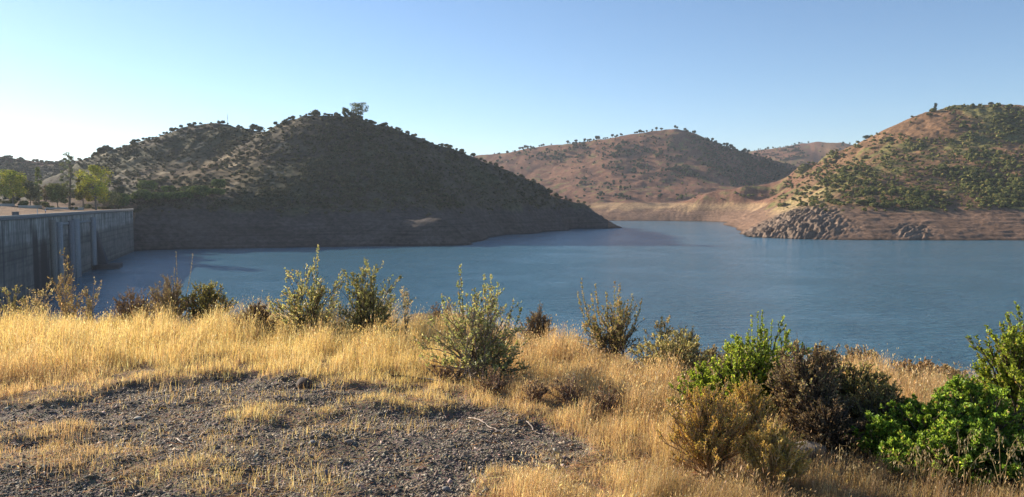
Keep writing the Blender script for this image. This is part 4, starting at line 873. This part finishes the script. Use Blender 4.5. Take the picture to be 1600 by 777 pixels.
bush('low_bush', 'orange brown spreading bush at the brink near the right', 1437, 568, 110, -.5, stems=78, twigs=630, subs=4, nleaf=8400, L=.019, lw=.35, cols=[(.34, .21, .09), (.27, .17, .08), (.40, .27, .13)], wts=[3, 2, 2], bark=(.2, .13, .08), mat=M_DRY, tl=.15, thick=1.6)
bush('low_bush', 'straw coloured tussock between the brink bushes near the right', 1300, 550, 80, -.2, **W_(nleaf=4400, twigs=300, stems=67, cols=[(.5, .38, .2), (.4, .28, .14)], wts=[1, 1]))
bush('low_bush', 'faded tan bush on the brink at the right before the green bush', 1492, 575, 80, -.2, **W_(nleaf=4000, twigs=300, stems=67, cols=[(.44, .32, .17), (.34, .24, .13)], wts=[1, 1]))
# middle slope: dead herbs
HG = 'dead brown herbs on the grassy slope'
for px, top, w, base, lb in [(835, 597, 64, 640, 'leftmost dead herb on the slope right of the open twiggy bush'), (890, 590, 76, 640, 'orange brown dead herb in the middle of the slope'), (948, 604, 60, 655, 'grey brown dead herb on the slope below the spired bush'),
                             (920, 575, 60, 612, 'small upper dead herb under the spired bush'), (1000, 610, 50, 655, 'dead herb just left of the orange broom'), (985, 570, 50, 600, 'faint dead herb left of the pale mound foot'), (772, 575, 60, 625, 'dead herb at the right foot of the open twiggy bush'),
                             (690, 570, 50, 605, 'dead herb at the left foot of the open twiggy bush')]:
    bush('dead_herb', lb, px, top, w, base=base, stems=22, twigs=170, subs=3, nleaf=1100, L=.018, lw=.3, cols=[(.26, .17, .11), (.36, .27, .19), (.20, .13, .10), (.46, .38, .30)], wts=[3, 2, 2, 1], bark=(.20, .13, .10), mat=M_DRY, group=HG, tl=.16, up=.8, r0=.005)
# lentisc and neighbours, right of centre
bush('lentisc_bush', 'bright green bush topped by a loose leafy branch', 1192, 510, 140, base=672, stems=88, twigs=720, subs=4, nleaf=38400, L=0.0179, lw=.34, cols=GRN, wts=GRW, bark=(.12, .09, .06), lo=.2, tl=.14, up=.5, spires=[(1178, 486), (1184, 490), (1203, 500), (1170, 492), (1190, 486)], r0=.011)
bush('lentisc_bush', 'lower bright green bush left of the one with the loose branch', 1108, 575, 130, base=678, stems=78, twigs=630, subs=4, nleaf=28800, L=0.0179, lw=.34, cols=GRN, wts=GRW, bark=(.12, .09, .06), lo=.15, tl=.14, r0=.010)
bush('lentisc_bush', 'dense green mass filling the gap between the two bright green bushes', 1150, 545, 110, base=680, stems=67, twigs=540, subs=4, nleaf=22400, L=0.0179, lw=.34, cols=GRN, wts=GRW, bark=(.12, .09, .06), lo=.15, tl=.14, r0=.010)
bush('dry_bush', 'dark brown leafless looking bush right of the bright green one', 1262, 545, 120, base=690, stems=114, twigs=930, subs=5, nleaf=13000, L=.020, lw=.35, cols=[(.36, .27, .16), (.44, .33, .19), (.27, .21, .12), (.38, .34, .15)], wts=BRW, bark=(.10, .07, .05), mat=M_DRY, tl=.14, r0=.009, thick=1.6)
bush('dry_bush', 'big olive brown rounded bush over the shaded hollow', 1330, 572, 130, base=688, stems=130, twigs=1020, subs=5, nleaf=18000, L=.022, lw=.28, cols=[(.36, .32, .12), (.28, .25, .10), (.44, .36, .16), (.34, .23, .12)], wts=[3, 3, 2, 1], bark=(.12, .09, .055), mat=M_DRY, tl=.13, r0=.009, thick=1.6)
bush('broom_bush', 'large orange olive broom bush in front of the green ones', 1108, 612, 142, base=757, stems=130, twigs=840, subs=5, nleaf=22000, L=.014, lw=.28, cols=ORN, wts=ORW, bark=(.32, .21, .11), mat=M_DRY, tl=.15, up=.9, lo=.2, r0=.007, thick=1.6)
bush('broom_bush', 'smaller golden orange broom bush at the bottom right of the larger', 1207, 668, 104, base=782, stems=119, twigs=720, subs=5, nleaf=17000, L=.014, lw=.28, cols=[(.62, .45, .13), (.52, .37, .11), (.68, .52, .17)], wts=[3, 3, 2], bark=(.38, .26, .13), mat=M_DRY, tl=.15, up=1.0, lo=.25, r0=.006, thick=1.6)
bush('broom_bush', 'upright thin broom between the green bush and the golden one', 1165, 600, 80, base=720, stems=67, twigs=450, subs=4, nleaf=8400, L=.014, lw=.28, cols=ORN, wts=ORW, bark=(.32, .21, .11), mat=M_DRY, tl=.15, up=1.0, r0=.006, thick=1.6)
# green bushes at the right edge
bush('green_bush', 'broad leafy green bush low at the right of the shaded hollow', 1450, 622, 170, base=735, stems=88, twigs=630, subs=4, nleaf=32000, L=0.0234, lw=.32, cols=DGR, wts=GRW, bark=(.10, .08, .05), lo=.15, tl=.15, r0=.011)
bush('green_bush', 'tall green bush reaching up along the right picture edge', 1590, 508, 150, base=720, stems=88, twigs=720, subs=4, nleaf=38400, L=0.0218, lw=.34, cols=[(.24, .30, .04), (.33, .40, .06), (.16, .21, .03), (.44, .50, .09), (.40, .30, .11)], wts=GRW, bark=(.12, .09, .06), lo=.2, tl=.14, r0=.012, spires=[(1575, 506), (1583, 502)])
bush('green_bush', 'green bush between the broad one and the tall one', 1522, 600, 140, base=735, stems=78, twigs=600, subs=4, nleaf=30400, L=0.0234, lw=.32, cols=DGR, wts=GRW, bark=(.10, .08, .05), lo=.15, tl=.15, r0=.011)
bush('green_bush', 'yellowish green low bush in the bottom right corner', 1585, 690, 120, base=775, stems=67, twigs=450, subs=4, nleaf=11200, L=0.0250, lw=.34, cols=[(.15, .22, .04), (.2, .28, .05), (.1, .16, .03)], wts=[3, 2, 2], bark=(.10, .08, .05), lo=.15, tl=.15)
bush('green_bush', 'dark leafy bush at the left foot of the broad green one', 1380, 655, 90, base=735, stems=62, twigs=420, subs=4, nleaf=8800, L=0.0265, lw=.32, cols=DGR, wts=GRW, bark=(.10, .08, .05), lo=.15, tl=.15)
bush('green_bush', 'shaded leafy green bush at the foot of the green bushes by the oats', 1500, 668, 170, base=768, stems=78, twigs=570, subs=4, nleaf=24000, L=0.0218, lw=.32, cols=DGR, wts=GRW, bark=(.10, .08, .05), lo=.15, tl=.15, r0=.010)
bush('green_bush', 'dark green bush left of the shaded one at the lower right', 1420, 688, 110, base=762, stems=62, twigs=450, subs=4, nleaf=14400, L=0.0218, lw=.32, cols=DGR, wts=GRW, bark=(.10, .08, .05), lo=.15, tl=.15)
bush('dry_bush', 'dark tangled dead bush low in the shaded hollow', 1290, 628, 130, base=712, stems=114, twigs=780, subs=5, nleaf=7000, L=.018, lw=.3, cols=[(.18, .13, .08), (.14, .10, .06), (.23, .17, .10)], wts=[3, 2, 2], bark=(.09, .065, .045), mat=M_DRY, tl=.15, r0=.008, thick=1.6)
bush('dry_bush', 'olive brown dry bush between the hollow and the broad green bush', 1372, 600, 90, base=712, stems=93, twigs=630, subs=4, nleaf=8000, L=.02, lw=.3, cols=[(.34, .30, .12), (.26, .23, .09), (.36, .25, .13)], wts=[3, 3, 2], bark=(.12, .09, .055), mat=M_DRY, tl=.14, thick=1.6)
# wild oats in front of them
def oats(px, base, tops, label):
    x, y = gp(px, base); z = float(gz(x, y)); root = empty('wild_oat', (x, y, z)); tag(root, label, 'oat plant', 'wild oats at the bottom right'); rng = np.random.default_rng(int(px)); S_ = Acc(); Lf = Acc()
    for tx, ty in tops:
        bx = (tx - px) / F * y; hh = float(ray(tx, ty)[1]) * y - z; rt = np.array([[rng.normal(0, .02), rng.normal(0, .02), 0]]); tp = np.array([[bx, rng.normal(0, .04), hh]])
        B = bez(rt, np.array([[bx * .2, 0, hh * .7]]), tp, 9)[0]; tubes(S_, B[:-1], B[1:], np.linspace(.0025, .001, 8), np.linspace(.0023, .0008, 8), (.5, .4, .22), 4)
        for k in range(14):
            u = rng.uniform(.62, 1); p = B[min(7, int(u * 8))] + (B[min(8, int(u * 8) + 1)] - B[min(7, int(u * 8))]) * ((u * 8) % 1); e = p + np.array([rng.normal(.01, .018), rng.normal(0, .01), -rng.uniform(.0, .012)])
            tubes(S_, [p], [e], .0006, .0005, (.5, .4, .22), 3); leaves(Lf, np.array([e]), np.array([[rng.normal(0, .2), rng.normal(0, .2), -1.]]), .022, .003, np.array([[.50, .41, .26]]), rng)
    S_.build('stalks', M_GRASS, root); Lf.build('seed_sprays', M_GRASS, root)
oats(1560, 800, [(1545, 700), (1556, 668), (1572, 676), (1590, 690)], 'wild oats with the tallest drooping heads at the bottom right')
oats(1500, 790, [(1480, 700), (1497, 680), (1515, 670), (1530, 705)], 'wild oats left of the tallest heads before the green bush')
oats(1430, 785, [(1388, 715), (1412, 728), (1440, 700), (1422, 690)], 'short wild oats in front of the shaded hollow')
oats(1310, 775, [(1318, 700), (1290, 725), (1335, 722)], 'sparse wild oats right of the golden broom'); oats(1597, 795, [(1585, 720), (1603, 705), (1615, 725)], 'wild oats at the very right picture edge')
def thistle(px, ball, base, wpx, label):
    x, y = gp(px, base); z = float(gz(x, y)); r = wpx / 2 / F * y; hh = float(ray(px, ball)[1]) * y - z; rng = np.random.default_rng(int(px)); root = empty('dry_thistle', (x, y, z)); tag(root, label, 'thistle', 'dry thistle heads on the slope')
    q = Acc(); tubes(q, [(0, 0, -.02), (.01, 0, hh * .5)], [(.01, 0, hh * .5), (0, 0, hh)], .003, .002, (.4, .28, .16), 5); q.build('stalk', M_BARK, root)
    q = Acc(); d = randdir(160, rng); leaves(q, d * r * .5 + np.array([0, 0, hh]), d, r * .6, r * .12, palette([(.7, .6, .46), (.55, .42, .3)], [1, 1], 160, rng, .1), rng); vv = ICO1[0] * r * .62; vv = vv + np.array([0, 0, hh]); q.add(vv, ICO1[1], (.5, .36, .24)); q.build('seed_head', M_DRY, root)
thistle(1046, 606, 640, 13, 'dry thistle with the largest pale round head below the yellow mound'); thistle(1015, 632, 655, 9, 'dry thistle with a smaller head left of the large headed one'); thistle(974, 603, 630, 9, 'dry thistle with a dark small head on the middle slope')
def grass(n, seed, r0=3.6, r1=1.3, seeds=.5, nm='dry_grass', label='', p=1.0):
    rng = np.random.default_rng(seed); x, y, r, E = samp(n, r0, r1, rng, p)
    v, px, py = dens(x, y); clumpn = fbm(x * 3.2, y * 3.2, 3, 55)
    k = rng.uniform(0, 1, n) < v * np.clip(.72 + .8 * clumpn, .12, 1)
    foot = np.zeros(n)
    for fx, fy, fr in FOOT: foot = np.maximum(foot, smooth(1.1, .7, np.hypot(x - fx, y - fy) / fr))
    k &= rng.uniform(0, 1, n) > foot * .55
    k &= ~((np.exp(-((px - 1300) / 95) ** 2 - ((py - 700) / 45) ** 2) > rng.uniform(.15, .9, n)))
    x, y, r, E, v, px, py, clumpn, foot = [q[k] for q in (x, y, r, E, v, px, py, clumpn, foot)]; n = len(x)
    big = fbm(x * .9, y * .9, 3, 57)
    H_ = grassh(px, py, v) * rng.uniform(.45, 1.35, n) * np.clip(1 + .75 * big, .3, 1.7) * np.clip(1 + .6 * clumpn, .4, 1.6)
    H_ = H_ * (1 - .5 * foot)
    tone = smooth(-.25, .35, big + .3 * clumpn) ; zone = smooth(690, 800, px) + (1 - smooth(120, 380, px)) * smooth(560, 590, py)
    g1 = palette(GOLD, GOLDW, n, rng, .16); g2 = palette(TAN, [3, 3, 2, 2, 1.5], n, rng, .2)
    mixk = np.clip(.15 + .75 * np.clip(zone, 0, 1) + .3 * (tone - .5), 0, 1); col = np.where((rng.uniform(0, 1, n) < mixk)[:, None], g2, g1)
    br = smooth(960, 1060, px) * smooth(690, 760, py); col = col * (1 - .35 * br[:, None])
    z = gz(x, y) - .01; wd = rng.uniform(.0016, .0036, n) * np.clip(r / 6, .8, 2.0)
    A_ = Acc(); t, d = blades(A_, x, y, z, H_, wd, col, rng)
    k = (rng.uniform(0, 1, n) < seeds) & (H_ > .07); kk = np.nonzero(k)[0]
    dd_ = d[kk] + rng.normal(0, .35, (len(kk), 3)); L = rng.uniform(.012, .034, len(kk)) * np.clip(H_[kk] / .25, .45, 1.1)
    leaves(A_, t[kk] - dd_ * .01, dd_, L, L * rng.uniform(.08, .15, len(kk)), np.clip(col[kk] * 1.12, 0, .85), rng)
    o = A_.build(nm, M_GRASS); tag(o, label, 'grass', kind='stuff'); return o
grass(590000, 1, 3.6, 1.2, .5, 'dry_grass', 'dry golden grass covering the bank above the water')
# dead stalks lying flat
rng = np.random.default_rng(5); n = 58000; x, y, r, E = samp(n, 3.4, .3, rng, 1.15); v, px, py = dens(x, y); k = rng.uniform(0, 1, n) < np.clip(.22 + v * .75, 0, 1) * np.clip(.4 + fbm(x * 2, y * 2, 3, 58), .05, 1)
x, y = x[k], y[k]; n = len(x); a = rng.uniform(0, 6.28, n); L = rng.uniform(.03, .14, n); z = gz(x, y) + .006
A_ = Acc(); p0 = np.stack([x, y, z], 1); p1 = p0 + np.stack([np.cos(a) * L, np.sin(a) * L, rng.uniform(-.005, .03, n)], 1); tubes(A_, p0, p1, .0014, .0009, palette(TAN, [3, 3, 2, 2, 1.5], n, rng, .2), 3)
tag(A_.build('fallen_stalks', M_GRASS), 'flattened straw litter strewn over the gravelly soil', 'straw', kind='stuff')

# ------------------------------------------------------------------ haze
q = Acc(); boxa(q, -9300, 9300, -120, 4700, -45, 260); 
hm = bpy.data.materials.new('haze'); hm.use_nodes = True; nt = hm.node_tree; nt.nodes.remove(nt.nodes['Principled BSDF'])
pv = nt.nodes.new('ShaderNodeVolumePrincipled'); pv.inputs['Color'].default_value = (.80, .88, 1, 1); pv.inputs['Density'].default_value = .00007; pv.inputs['Anisotropy'].default_value = .2
nt.links.new(pv.outputs[0], nt.nodes['Material Output'].inputs['Volume'])
ho = q.build('haze', hm); tag(ho, 'thin pale air haze over the whole valley', 'haze', kind='stuff')
